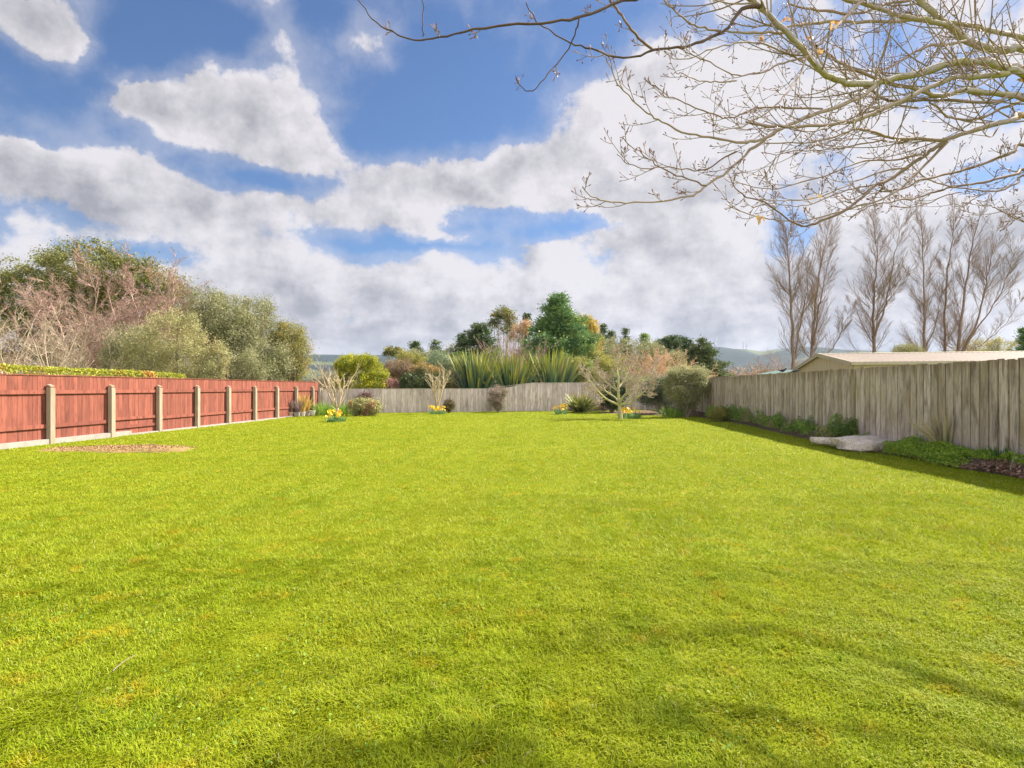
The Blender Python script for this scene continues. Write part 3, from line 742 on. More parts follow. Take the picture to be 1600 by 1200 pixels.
leafy('small_red_shrub', 'small pinkish shrub by the fence between the lime bush and the purple one', 'shrub',
      [lob(604, 604, 10, 9, 36.8), lob(614, 600, 9, 8, 36.8)], foliage('pinkish_leaves', (.16, .09, .06), (.48, .25, .20)), 64, 50, 70, .18, .08, .04, base=GX(608, 36.8), barkm=B_brown, r0=.04)
leafy('silver_bush', 'silvery pale green domed bush left of the first flax', 'bush',
      [lob(692, 572, 26, 20, 42), lob(712, 580, 18, 18, 42), lob(672, 580, 14, 14, 42)], F_silver, 65, 240, 80, .28, .11, .04, base=GX(694, 42), barkm=B_brown, r0=.1, shell=.7)
leafy('yellow_green_shrub', 'patchy yellow green shrub between the purple shrub and the silvery bush', 'shrub',
      [lob(642, 562, 16, 11, 44), lob(657, 568, 12, 10, 44), lob(630, 558, 8, 8, 44)], F_yg, 66, 110, 70, .28, .10, .04, base=GX(645, 44), barkm=B_brown, r0=.06)
leafy('small_gum_tree', 'small open gum tree with a rounded top behind the purple shrub', 'tree',
      [lob(614, 548, 11, 7, 56), lob(606, 555, 5, 4, 56), lob(622, 553, 6, 5, 56)], F_gum, 67, 60, 50, .3, .16, .07, base=GX(616, 56), barkm=B_pale, r0=.10, flat=.6, shell=.7)
leafy('yellow_brown_shrub', 'yellow brown shrub mixed with flax stems left of the first flax', 'shrub',
      [lob(722, 585, 16, 22, 40), lob(705, 597, 16, 14, 39)], foliage('yellow_brown_leaves', (.16, .14, .05), (.42, .36, .15)), 68, 130, 70, .28, .10, .04, base=GX(716, 40), barkm=B_brown, r0=.05)
leafy('dark_shrub', 'very dark green shrub filling the space between the first and second flax', 'shrub',
      [lob(770, 592, 12, 16, 40.5), lob(828, 588, 12, 14, 41)], F_dark, 69, 110, 70, .28, .11, .05, base=GX(772, 40.5), barkm=B_brown, r0=.05)

def pine(name, label, px, pytop, halfpx, Y, seed, pybase=None, mat=None, dens=1.0, group=None, base_z=.12, droop=0.0, cat='tree', fl=.16, power=1.0, nlev=None, asym=0):
    """whorled conifer: trunk, tiers of branches, needle tufts along them"""
    rg = np.random.default_rng(seed); H = EYE+(HOR-pytop)/F*Y; W = halfpx/F*Y; base = GX(px, Y)
    root = empty(name, base, label, cat, group)
    nlev = nlev or max(9, int(H*2.6)); g = Geo()
    tp = smooth_path([base, base+[rg.normal()*.08, 0, H*.5], base+[rg.normal()*.1, 0, H]], 10)
    add_tubes(g, tp[None], np.linspace(.028*H, .006*H, 10)[None]*.8, 7, rg)
    C = []; Dv = []; P = []
    for l in range(nlev):
        f = base_z+(1-base_z)*(l+rg.random()*.6)/nlev
        if f > .985: continue
        z = f*H; s = f*9; i = min(int(s), 8); c0 = tp[i]*(1-(s-i))+tp[i+1]*(s-i)
        nb = rg.integers(4, 8); Lb = W*((1-f)/(1-base_z))**power*rg.uniform(.8, 1.12)+.04*W
        for b in range(nb):
            a = rg.random()*2*PI; L = Lb*rg.uniform(.55, 1.15)*(1+asym*math.cos(a)); d = np.array([math.cos(a), math.sin(a), 0])
            k = rg.uniform(.12, .42)-droop
            e = c0+d*L+UP*L*k; m = c0+d*L*.5+UP*L*(k*.35)
            P.append(smooth_path([c0, m, e], 5))
            m_ = max(3, int(L/.30*dens*2)); t = rg.uniform(.25, 1, m_)
            pts = c0+(e-c0)*t[:, None]+rg.normal(size=(m_, 3))*[.10*L, .10*L, .05*L]+UP*(-(t*(1-t))*L*.3)[:, None]
            C.append(pts); Dv.append(np.tile(norm(d+UP*.35), (m_, 1)))
    P = np.array(P); add_tubes(g, P, np.linspace(.010*H, .003*H, 5)[None]*np.ones((len(P), 1))*.7, 4, rg)
    g.build('trunk', B_brown, root)
    C = np.concatenate(C); Dv = np.concatenate(Dv); nper = 16; k = np.repeat(np.arange(len(C)), nper); fl = min(fl*1.3, W*.16)
    off = rg.normal(size=(len(k), 3))*[fl, fl, fl*.55]
    V, Q = leaf_quads(rg, C[k]+off, .26, .075, nrm=Dv[k]); cl = rg.random(len(C))
    gg = Geo(); gg.add(V, Q, r=np.repeat(np.clip(cl[k]*.6+rg.random(len(k))*.4, 0, 1), 4)); gg.build('crown', mat or F_pine, root)
    return root
pine('pine_tree', 'dark spiky pine behind the purple and yellow shrubs, left one of the low pair', 650, 532, 50, 60, 70, dens=.9, group='pines behind the back fence')
pine('pine_tree', 'dark spiky pine behind the silvery bush, right one of the low pair', 680, 533, 50, 62, 71, dens=.9, group='pines behind the back fence')
pine('pine_tree', 'dark green pine with layered boughs standing behind the first flax', 748, 505, 54, 50, 72, dens=1.5, group='pines behind the back fence', base_z=.2, power=.7)
pine('pine_tree', 'lower dark pine leaning out left of the pine behind the first flax', 722, 520, 36, 51, 73, dens=1.2, group='pines behind the back fence')
pine('large_conifer', 'biggest dense dark green conifer with broad layered boughs above the flaxes', 870, 459, 92, 46, 74, mat=F_conifer, dens=2.1, base_z=.08, droop=.08, fl=.20, power=.9, nlev=34)
pine('small_conifer', 'narrow dark conifer tip poking up left of the biggest conifer', 822, 490, 22, 56, 75, dens=1.2)
# umbrella crowned gum with bare trunk
leafy('gum_tree', 'tall thin gum tree with an airy umbrella crown left of the biggest conifer', 'tree',
      [lob(786, 488, 14, 7, 58), lob(775, 498, 9, 8, 58), lob(798, 498, 8, 9, 58), lob(769, 508, 6, 6, 58), lob(790, 512, 12, 8, 58)], F_gum, 76, 90, 55, .45, .18, .08,
      base=GX(788, 58), barkm=B_pale, r0=.09, limbs=7, shell=.8, flat=.5)
leafy('golden_tree', 'golden orange leaved tree glowing right behind the biggest conifer', 'tree',
      [lob(917, 512, 14, 16, 50), lob(924, 532, 12, 24, 50), lob(908, 505, 8, 9, 50)], F_gold, 77, 200, 75, .35, .13, .06, base=GX(918, 50), barkm=B_brown, r0=.12)
leafy('light_green_tree', 'light green feathery tree squeezed between the biggest conifer and golden tree', 'tree',
      [lob(907, 530, 12, 26, 47), lob(917, 548, 13, 18, 47)], foliage('feathery_green', (.10, .18, .04), (.26, .34, .09)), 78, 180, 75, .33, .12, .045, base=GX(908, 47), barkm=B_brown, r0=.1)
leafy('peach_leaved_tree', 'small tree with peach orange top leaves between the thin gum and biggest conifer', 'tree',
      [lob(812, 518, 11, 12, 52), lob(800, 527, 9, 8, 52), lob(822, 508, 6, 8, 52)], foliage('peach_leaves', (.42, .26, .12), (.60, .38, .20)), 79, 70, 50, .32, .12, .05, base=GX(811, 52), barkm=B_pale, r0=.08, shell=.4)
bare('twiggy_bush', 'pink grey bare twiggy bush between the second flax and the thin gum', GX(790, 42), 5.0, 80, B_pink, .06, 18, .55, [(7, .5, .45, 5, .4, .08, .012, 3), (6, .5, .5, 4, .3, .1, .010, 3)], cat='bush', group='bare bushes behind the flaxes')
bare('twiggy_bush', 'pink grey bare twiggy bush just left of the biggest conifer, over the third flax', GX(816, 42.3), 5.0, 81, B_pink, .06, 18, .55, [(7, .5, .45, 5, .4, .08, .012, 3), (6, .5, .5, 4, .3, .1, .010, 3)], cat='bush', group='bare bushes behind the flaxes')

# three great flaxes
def flax_mat(name, low, mid, tip):
    t = NT(name); tv = t.attr('tv'); r = t.attr('rnd')
    c = t.mix(t.rng(tv, .15, .55), low, mid); c = t.mix(t.rng(t.math('ADD', tv, t.rng(r, 0, 1, -.18, .18)), .60, .95), c, tip)
    c = t.mix(t.rng(r, .86, .9, 0, .7), c, (.50, .36, .20)); return t.bsdf(c, .5, .3, trans=.06)
M_flax = flax_mat('flax_blades', (.05, .095, .07), (.085, .145, .085), (.31, .32, .04))
M_flax2 = flax_mat('striped_flax_blades', (.24, .25, .12), (.48, .42, .22), (.58, .48, .26))
def strap_plant(name, label, base, n, L, W, seed, mat, spread=.5, group=None, cat='plant', arch=.5, part='blades', rbase=.25, seg=7, jitL=.3, root=None, lean=0.0):
    rg = np.random.default_rng(seed); base = np.asarray(base, float)
    a = rg.uniform(0, 2*PI, n); t = np.abs(rg.normal(size=n))*spread*.6+.05
    d = np.stack([np.cos(a)*np.sin(t)+lean, np.sin(a)*np.sin(t), np.cos(t)], -1); d = norm(d); Ln = L*rg.uniform(1-jitL, 1.08, n)
    p = base+np.stack([np.cos(a), np.sin(a), 0*a], -1)*(rbase*rg.random(n))[:, None]
    hor = np.stack([np.cos(a), np.sin(a), 0*a], -1); sd = norm(np.cross(d, UP+rg.normal(size=(n, 3))*.6)); Vs = []; prof = np.array([.55, .9, 1.0, 1.0, .85, .55, .04])
    prof = np.interp(np.linspace(0, 6, seg), np.arange(7), prof)
    for q in range(seg):
        w = W*prof[q]*.5*rg.uniform(.98, 1.02, n)
        Vs.append(p-sd*w[:, None]); Vs.append(p+sd*w[:, None])
        p = p+d*(Ln/(seg-1))[:, None]; d = norm(d+hor*(arch*t/(seg-1))[:, None]-UP*(arch*t*.6*(q/seg)**2)[:, None]+rg.normal(size=(n, 3))*.015)
    V = np.stack(Vs, 1); i = (np.arange(n)*seg*2)[:, None]; k = np.arange(seg-1)*2
    Q = np.stack([i+k, i+k+1, i+k+3, i+k+2], -1).reshape(-1, 4)
    V[:, :, 2] = np.maximum(V[:, :, 2], base[2]+.01)
    if root is None: root = empty(name, base, label, cat, group)
    g = Geo(); g.add(V.reshape(-1, 3), Q, r=np.repeat(rg.random(n), seg*2), t=np.tile(np.repeat(np.linspace(0, 1, seg), 2), n))
    g.build(part, mat, root); return root
for i, (px, ln, lab) in enumerate([(745, 4.1, 'tall flax with yellow tipped sword leaves, leftmost of the three behind the fence'),
                                   (800, 3.9, 'tall flax with yellow tipped sword leaves, middle one of the three behind the fence'),
                                   (862, 4.1, 'tall flax with yellow tipped sword leaves, rightmost of three, below the biggest conifer')]):
    strap_plant('flax', lab, GX(px, 39.5+.4*i), 260, ln, .19, 90+i, M_flax, spread=.56, group='flaxes behind the back fence', arch=.35, rbase=.45)
leafy('dark_hedge', 'dark green mixed hedge mass filling behind the three flaxes', 'hedge',
      [lob(730, 575, 22, 24, 44), lob(775, 572, 26, 26, 43), lob(832, 572, 24, 26, 43), lob(880, 575, 30, 24, 43), lob(800, 595, 70, 20, 42), lob(925, 585, 20, 20, 44)], F_mid, 97, 420, 75, .34, .12, .05, base=GX(810, 43), barkm=B_brown, r0=.08, shell=.6)
leafy('background_shrub', 'brown green shrub behind the golden tree and row of pines', 'shrub',
      [lob(945, 552, 26, 26, 55), lob(985, 553, 28, 24, 55), lob(1020, 556, 26, 22, 55), lob(1050, 566, 22, 18, 55)], F_olive2, 98, 240, 75, .4, .14, .06, base=GX(980, 55), barkm=B_brown, r0=.08)
leafy('background_shrub', 'low olive shrub under the pair of dark spiky pines', 'shrub',
      [lob(645, 565, 26, 18, 52), lob(680, 566, 26, 18, 52), lob(715, 560, 22, 20, 50)], F_olive2, 99, 200, 75, .4, .14, .06, base=GX(670, 52), barkm=B_brown, r0=.08)
leafy('yellow_shrub', 'pale yellow brown shrub right of the rightmost flax', 'shrub',
      [lob(905, 580, 18, 20, 41), lob(922, 590, 14, 16, 41)], F_yg, 94, 150, 75, .3, .11, .04, base=GX(910, 41), barkm=B_brown, r0=.06)
leafy('mixed_shrub', 'dark olive shrub right behind the lichened bare tree beyond the fence', 'shrub',
      [lob(952, 575, 24, 18, 42), lob(930, 562, 14, 14, 46)], F_yg, 95, 170, 75, .32, .11, .045, base=GX(960, 42), barkm=B_brown, r0=.08)
leafy('mixed_shrub', 'mid green shrub behind the right side of the lichened bare tree', 'shrub',
      [lob(1002, 602, 20, 12, 41), lob(965, 600, 20, 16, 40.8)], F_mid, 96, 150, 75, .3, .11, .045, base=GX(1000, 41), barkm=B_brown, r0=.08)
for i, (px, top, w, lab, dn) in enumerate([(942, 505, 30, 'thin half bare pine, first of the row right of the golden tree', .35), (958, 516, 34, 'short pointed pine, second of the row right of the golden tree', 1.2),
        (975, 513, 42, 'spiky pine with a knobbed top, third of the row right of the golden tree', 1.0), (1008, 520, 50, 'pale green spreading pine in the middle of the right row', .9), (1030, 529, 38, 'low dark pine just left of the wide pine clump', 1.0)]):
    pine('pine_tree', lab, px, top, w, 68+i*.7, 100+i, dens=dn, group='row of pines right of the golden tree', base_z=.05, mat=F_pine if i != 3 else F_mid)
pine('wide_pine', 'left and darkest of the three wide pines above the tan willow', 1048, 524, 42, 59, 106, dens=1.7, group='wide pines above the tan willow', power=.6)
pine('wide_pine', 'middle one of the three wide pines above the tan willow', 1070, 526, 40, 60, 107, dens=1.7, group='wide pines above the tan willow', power=.6)
pine('wide_pine', 'rightmost wide pine with olive green foliage beside the distant hill', 1096, 530, 42, 58, 108, dens=1.9, group='wide pines above the tan willow', power=.55, mat=foliage('olive_pine', (.05, .085, .03), (.19, .22, .08), trans=.15))
bare('tan_willow', 'peach coloured bare willow bush left of the wide pines', GX(1015, 45), 4.5, 109, B_peach, .06, 24, .85, [(8, .6, .5, 5, .1, .08, .013, 3), (7, .6, .5, 4, -.1, .1, .011, 3), (4, .6, .5, 4, -.2, .1, .010, 3)], cat='bush', group='peach bare willows')
bare('tan_willow', 'second peach coloured bare willow bush, under the wide pines', GX(1052, 45), 4.1, 110, B_peach, .06, 22, .9, [(8, .6, .5, 5, .1, .08, .013, 3), (7, .6, .5, 4, -.1, .1, .011, 3), (4, .6, .5, 4, -.2, .1, .010, 3)], cat='bush', group='peach bare willows')
pine('small_conifer', 'small leaning dark conifer at the left end of the right fence top', 1120, 567, 12, 45, 111, dens=1.6, power=.6)

# ------------------------------------------------------------------ planting in front of the back fence
def pruned(name, label, base, H, seed, spread, nm, group, barkm, r0=.05):
    rg = np.random.default_rng(seed); base = np.asarray(base, float); root = empty(name, base, label, 'tree', group)
    a = np.arange(nm)/nm*2*PI+rg.random(nm)*.5; t = spread*rg.uniform(.6, 1.1, nm)
    d = np.stack([np.cos(a)*np.sin(t), np.sin(a)*np.sin(t), np.cos(t)], -1); L = H*.55/np.cos(t)*rg.uniform(.85, 1.1, nm)
    st = .35; P = [np.tile(base+[0, 0, st], (nm, 1))]
    for q in range(6): P.append(P[-1]+d*(L/6)[:, None]); d = norm(d+UP*.10+rg.normal(size=d.shape)*.08)
    P = np.stack(P, 1); Rr = r0*np.linspace(.8, .5, 7)[None]*np.ones((nm, 1))
    g = Geo(); add_tubes(g, smooth_path([base-[0, 0, .05], base+[.02, 0, st*.5], base+[0, 0, st+.05]], 5)[None], np.full((1, 5), r0*1.5), 8, rg); add_tubes(g, P, Rr, 7, rg); g.build('trunk', barkm, root, smooth=True)
    g = Geo(); tip = P[:, -3:]; P2, R2 = grow(rg, P, Rr, 5, .45, 1.0, .55, .2, .62, 6, .35, .07, .75, .012, fall=.2); add_tubes(g, P2, R2, 5, rg)
    P3, R3 = grow(rg, P2, R2, 4, .4, 1.0, .5, .2, .5, 4, .2, .06, .75, .010, fall=.2); add_tubes(g, P3, R3, 4, rg)
    g.build('branches', barkm, root); return root
pruned('pruned_tree', 'hard pruned pale bare tree with forked stems near the left fence corner', GX(527, 30.8), 2.95, 120, .62, 6, 'hard pruned trees by the back fence', B_tan, .05)
pruned('pruned_tree', 'hard pruned tan bare tree standing in daffodils before the middle of the back fence', GX(683, 33.4), 2.7, 121, .42, 6, 'hard pruned trees by the back fence', B_tan, .05)

M_daff_leaf = foliage('daffodil_leaves', (.07, .17, .05), (.20, .33, .12))
M_petal = plain('yellow_petals', (.78, .58, .02), (.85, .68, .04), 20, .5, .1)
M_cup = plain('orange_cup', (.80, .36, .02), (.85, .45, .03), 20, .5, .1)
def flower_geo():
    g = Geo()
    for k in range(6):
        a = k*PI/3; c, s = math.cos(a), math.sin(a); b = np.array([-s, c, 0]); d = np.array([c, s, 0])
        g.add([[0, 0, 0], d*.03+b*.016+UP*.004, d*.058+UP*.006, d*.03-b*.016+UP*.004], [[0, 1, 2, 3]], r=.5)
    return g
def cup_geo():
    g = Geo(); n = 8; V = []
    for z, r in ((0.002, .010), (.022, .014), (.034, .021)):
        for k in range(n): V.append([math.cos(k/n*2*PI)*r, math.sin(k/n*2*PI)*r, z])
    Q = [[j*n+k, j*n+(k+1) % n, (j+1)*n+(k+1) % n, (j+1)*n+k] for j in range(2) for k in range(n)]
    V.append([0, 0, .003]); g.add(V, Q, [[k, (k+1) % n, 3*n] for k in range(n)]); return g
fl_me = cup_me = None
def daffodils(label, base, w, H, seed, nf, nl):
    global fl_me, cup_me
    rg = np.random.default_rng(seed); base = np.asarray(base, float)
    root = empty('daffodil_clump', base, label, 'flowers', 'daffodil clumps on the lawn')
    g = Geo(); k = 0
    for j in range(nl):
        a = rg.random()*2*PI; r = w*.42*rg.random()**.5; p = base+[math.cos(a)*r, math.sin(a)*r, 0]
        d = norm(np.array([math.cos(a)*.9*r/w*2, math.sin(a)*.9*r/w*2, 1])+rg.normal(size=3)*.22); L = H*rg.uniform(.35, 1.0)*(1.15-.5*r/w*2)
        s = norm(np.cross(d, rg.normal(size=3)))*.016; q = p+d*L*.6; e = p+d*L+rg.normal(size=3)*[.05, .05, .01]
        g.add([p-s, p+s, q+s, q-s, e], [[0, 1, 2, 3]], [[3, 2, 4]], r=rg.random())
    g.build('leaves', M_daff_leaf, root)
    for j in range(nf):
        a = rg.random()*2*PI; r = w*.5*rg.random()**.6; p = np.array([math.cos(a)*r, math.sin(a)*r, H*rg.uniform(.55, 1.12)])
        if fl_me is None:
            o = flower_geo().build('flower', M_petal); fl_me = o.data; cup_me = cup_geo().build('cup', M_cup); c0 = cup_me; cup_me = c0.data
        else:
            o = bpy.data.objects.new('flower', fl_me); col.objects.link(o); c0 = bpy.data.objects.new('cup', cup_me); col.objects.link(c0)
        o.parent = root; o.location = tuple(p); o.rotation_euler = (R(rg.uniform(50, 95)), 0, rg.uniform(-1.6, 1.6)); o.scale = (1.35,)*3
        c0.parent = o; c0.location = (0, 0, 0)
daffodils('clump of yellow daffodils standing in the lawn before the left pruned tree', GX(525, 25.3), .85, .46, 130, 30, 130)
daffodils('clump of yellow daffodils around the foot of the middle pruned tree', GX(684, 32.6), 1.0, .42, 131, 34, 130)
daffodils('clump of yellow daffodils alone on the lawn near the yellow tufted bush', GX(876, 33.0), .9, .46, 132, 28, 110)
daffodils('clump of yellow daffodils behind the trunk of the lichened bare tree', GX(984, 28.6), 1.2, .46, 133, 34, 150)
leafy('variegated_shrub', 'low mounded cream and green variegated shrub beside the left daffodils', 'shrub',
      [lob(570, 638, 22, 11, 31), lob(560, 632, 14, 8, 31), lob(582, 636, 13, 9, 31)], F_var, 134, 200, 60, .16, .075, .04, base=GX(571, 31), barkm=B_brown, r0=.03, shell=.75)
leafy('purple_shrub', 'small dark purple shrub against the back fence above the variegated one', 'shrub',
      [lob(568, 624, 10, 10, 33.6), lob(573, 619, 7, 6, 33.6)], F_purple, 135, 60, 60, .16, .07, .03, base=GX(569, 33.6), barkm=B_brown, r0=.02)
strap_plant('strap_leaved_plant', 'bright green strap leaved clump under the left pruned tree', GX(508, 31.9), 170, .85, .035, 136, F_strap, spread=1.0, arch=1.2, rbase=.5, group='strap leaved clumps in the left corner')
strap_plant('strap_leaved_plant', 'bright green strap leaved clump right of the left pruned tree stem', GX(540, 31.8), 150, .80, .035, 137, F_strap, spread=1.0, arch=1.2, rbase=.5, group='strap leaved clumps in the left corner')
leafy('dark_round_shrub', 'small round dark red green shrub right of the middle daffodils', 'shrub',
      [lob(702, 633, 8, 9, 34.4)], foliage('dark_red_green', (.05, .06, .02), (.20, .13, .05)), 138, 70, 60, .12, .06, .03, base=GX(702, 34.4), barkm=B_brown, r0=.02)
leafy('fence_shrub', 'pink grey twiggy shrub hanging over the back fence left of where it rises', 'shrub',
      [lob(778, 613, 15, 8, 35.2), lob(776, 624, 12, 11, 35.1), lob(779, 635, 8, 7, 35.1)], foliage('pink_grey_leaves', (.13, .13, .07), (.44, .32, .27), (.12, .15, .05)), 139, 140, 60, .16, .065, .03, base=GX(778, 35), barkm=B_brown, r0=.03)
r_ = strap_plant('tufted_bush', 'arching yellow and dark green tufted bush at the right half of the back fence', GX(907, 35.2), 300, 1.35, .045, 140, flax_mat('tuft_blades', (.07, .10, .03), (.14, .18, .04), (.46, .43, .05)), spread=1.15, arch=1.3, rbase=.35, cat='bush')
leafy('low_dark_shrub', 'low dark shrub between the tufted bush and the lichened tree', 'shrub',
      [lob(932, 634, 10, 6, 36), lob(944, 636, 8, 6, 36)], F_purple, 141, 60, 60, .15, .06, .03, base=GX(936, 36), barkm=B_brown, r0=.02)
leafy('dark_evergreen_shrub', 'dark evergreen shrub half hidden behind the lichened bare tree', 'shrub',
      [lob(950, 612, 16, 20, 34.5), lob(970, 606, 14, 16, 35), lob(958, 628, 16, 10, 34.5)], F_dark, 142, 200, 75, .22, .09, .045, base=GX(955, 34.5), barkm=B_brown, r0=.05)
# lichened bare tree
def lichen_tree():
    rg = np.random.default_rng(143); base = GX(970, 27.9); Y0 = 27.9
    root = empty('lichened_bare_tree', base, 'spreading bare tree with yellow lichened limbs on the lawn by the right border', 'tree')
    def path(pts, r0, r1, n=14, dy=None):
        P = np.array([PX(x, y, Y0+d) for x, y, d in pts]); return smooth_path(P, n), np.linspace(r0, r1, n)
    fork = (968, 633, 0)
    limbs = [path([(970, 657, 0), (969, 645, 0), (968, 633, 0)], .105, .095, 14),
             path([fork, (966, 612, .1), (966, 590, .1), (962, 570, .2), (958, 552, .3)], .085, .02),
             path([fork, (950, 625, -.3), (938, 615, -.6), (925, 600, -.8), (914, 585, -1.0)], .06, .016),
             path([fork, (972, 622, -.3), (982, 610, -.5), (990, 595, -.7), (1000, 575, -.9)], .065, .016),
             path([fork, (978, 628, .2), (990, 615, .3), (1000, 600, .5), (1015, 588, .6), (1030, 570, .8)], .06, .016),
             path([(966, 612, .1), (950, 600, .4), (938, 588, .7), (930, 570, 1.0)], .045, .014),
             path([(967, 605, .1), (978, 590, .6), (985, 572, 1.0), (992, 555, 1.2)], .045, .014),
             path([fork, (962, 622, .5), (945, 610, 1.0), (930, 598, 1.3), (918, 575, 1.5)], .05, .014),
             path([fork, (985, 630, -.5), (1000, 618, -.8), (1012, 606, -1.0), (1022, 592, -1.2)], .05, .014)]
    g = Geo(); P = np.array([l[0] for l in limbs]); Rr = np.array([l[1] for l in limbs]); add_tubes(g, P, Rr, 9, rg); g.build('trunk', B_lichen, root, smooth=True)
    g = Geo(); P, Rr = P[1:], Rr[1:]
    P2, R2 = grow(rg, P, Rr, 9, .25, 1, .75, .25, .38, 7, .7, .10, .55, .010); add_tubes(g, P2, R2, 5, rg); g.build('branches', B_lichen, root)
    g = Geo()
    P3, R3 = grow(rg, P2, R2, 10, .12, 1, .7, .25, .75, 5, .6, .12, .6, .0085); add_tubes(g, P3, R3, 3, rg)
    P4, R4 = grow(rg, P3, R3, 6, .2, 1, .7, .25, .6, 4, .4, .12, .7, .007); add_tubes(g, P4, R4, 3, rg)
    g.build('twigs', B_pale, root)
lichen_tree()
# big shrubs in the right corner
leafy('hebe_shrub', 'dark leaved shrub on thin bare stems left of the large bushy shrub', 'shrub',
      [lob(1020, 608, 17, 16, 33), lob(1035, 598, 16, 14, 33), lob(1012, 622, 16, 12, 33), lob(1040, 618, 16, 14, 33)], foliage('hebe_leaves', (.06, .085, .04), (.24, .27, .15)), 144, 260, 75, .24, .075, .032,
      base=GX(1032, 33.2), barkm=B_pale, r0=.045, limbs=14)
leafy('large_bushy_shrub', 'large bushy cream tipped green shrub at the far end of the right fence', 'shrub',
      [lob(1062, 588, 20, 14, 29.5), lob(1088, 588, 18, 14, 29.5), lob(1055, 606, 16, 18, 29.5), lob(1078, 606, 24, 18, 29.5, .4), lob(1092, 604, 14, 16, 29.3), lob(1070, 624, 16, 12, 29.5), lob(1086, 628, 10, 10, 29.5)], F_cream, 145, 480, 75, .22, .08, .03,
      base=GX(1073, 29.4), barkm=B_brown, r0=.06, limbs=20, shell=.6)
strap_plant('grassy_clump', 'green grassy clump at the foot of the large bushy shrub', GX(1050, 29.6), 160, .65, .03, 146, F_strap, spread=.9, arch=1.0, rbase=.6)
leafy('small_border_shrub', 'small yellow green shrub in the border just right of the large bushy shrub', 'shrub',
      [lob(1126, 645, 14, 8, 25.5), lob(1118, 648, 9, 7, 25.5)], F_yg, 147, 110, 60, .14, .06, .025, base=GX(1124, 25.5, .15), barkm=B_brown, r0=.02)
leafy('bright_green_shrub', 'small bright green leafy shrub against the grey fence behind the pale rock', 'shrub',
      [lob(1333, 668, 14, 11, 15.6), lob(1345, 676, 12, 8, 15.5), lob(1322, 676, 14, 8, 15.5)], F_mid, 148, 130, 60, .11, .055, .03, base=GX(1334, 15.6, .2), barkm=B_brown, r0=.015)

# pots by the red fence
def pot(px, Y, r, h, seed, label, mat, plantmat=None, pl=.6, spread=.45, square=False):
    base = GX(px, Y, 0.02); root = empty('plant_pot', base, label, 'plant pot', 'pots beside the red fence')
    n = 4 if square else 16; V = []; prof = [(0, .72), (h, 1.0), (h, .86), (h*.85, .84)]
    if not square: prof = [(0, .72), (h*.8, .95), (h*.8, 1.05), (h, 1.05), (h, .90), (h*.85, .86)]
    for z, f in prof:
        for k in range(n): a = (k+.5)/n*2*PI; V.append([base[0]+math.cos(a)*r*f, base[1]+math.sin(a)*r*f, base[2]+z])
    m = len(prof); Q = [[j*n+k, j*n+(k+1) % n, (j+1)*n+(k+1) % n, (j+1)*n+k] for j in range(m-1) for k in range(n)]
    V.append(list(base+[0, 0, h*.85])); T = [[(m-1)*n+k, (m-1)*n+(k+1) % n, m*n] for k in range(n)]
    g = Geo(); g.add(V, Q, T); g.build('pot', mat, root)
    if plantmat: strap_plant('x', '', base+[0, 0, h*.8], 34, pl, .035, seed, plantmat, spread=spread, arch=.6, rbase=r*.5, part='plant', root=root)
M_gp = foliage('purple_grey_blades', (.12, .09, .08), (.34, .26, .24)); M_gy = foliage('golden_blades', (.42, .30, .06), (.62, .44, .14))
M_pot2 = plain('pale_pot', (.45, .40, .32), (.60, .54, .45), 9); M_pot3 = plain('terracotta_pot', (.30, .20, .14), (.40, .27, .18), 9)
pot(453, 29.6, .16, .24, 150, 'reddish brown pot with a purple grey spiky plant, nearest the camera', M_pot3, M_gp, .75)
pot(464, 29.8, .19, .22, 151, 'square dark grey pot holding purple grey spiky leaves', M_pot, M_gp, .7, square=True)
pot(473, 30.3, .15, .22, 152, 'pale pot with a golden orange spiky plant', M_pot2, M_gy, 1.15, .35)
pot(480, 30.8, .16, .24, 153, 'grey pot with a golden spiky plant, third from the far end', M_pot, M_gy, .9, .5)
pot(488, 31.2, .17, .25, 154, 'empty pale concrete pot nearest the fence corner', M_pot2)

# rock and stones
def rock(name, label, C, half, seed, mat, rot=0.0, flat=.5, n=40, m=18, rough=.18, cat='rock'):
    rg = np.random.default_rng(seed); ph = rg.random((6, 3))*6
    th = np.linspace(0, 2*PI, n, endpoint=False); la = np.linspace(-PI/2, PI/2, m)
    T, Lr = np.meshgrid(th, la); d = np.stack([np.cos(T)*np.cos(Lr), np.sin(T)*np.cos(Lr), np.sin(Lr)], -1)
    s = 1+sum(rough/(k+1)*np.sin((k+1)*1.7*(d@ (np.array([math.cos(ph[k, 0]), math.sin(ph[k, 0]), math.sin(ph[k, 1])])*2)+ph[k, 2])) for k in range(6))*.5
    v = d*s[..., None]; v = np.sign(v)*np.abs(v)**np.array([.8, .8, flat]); v = v*half
    c, q = math.cos(rot), math.sin(rot); X = v[..., 0]*c-v[..., 1]*q; Yv = v[..., 0]*q+v[..., 1]*c
    Z = v[..., 2]+(vnoise(X*1+40, Yv+40, 7, seed)-.5)*.035+(vnoise(X+40, Yv+40, 2.2, seed+1)-.5)*.06
    V = np.stack([X+C[0], Yv+C[1], Z+C[2]], -1).reshape(-1, 3); ii = np.arange(n*m).reshape(m, n); j = (np.arange(n)+1) % n
    Q = np.stack([ii[:-1, :], ii[:-1][:, j], ii[1:][:, j], ii[1:, :]], -1).reshape(-1, 4)
    return tag(mesh(name, V, Q, mat=mat, smooth=True), label, cat)
rc = PX(1372, 700, 14.0)
rock('large_flat_rock', 'large flat pale cracked slab of rock lying on the border edge', (8.72, 14.15, .13), np.array([.82, .58, .155]), 5, M_rock, rot=.25, flat=.38, n=96, m=40)
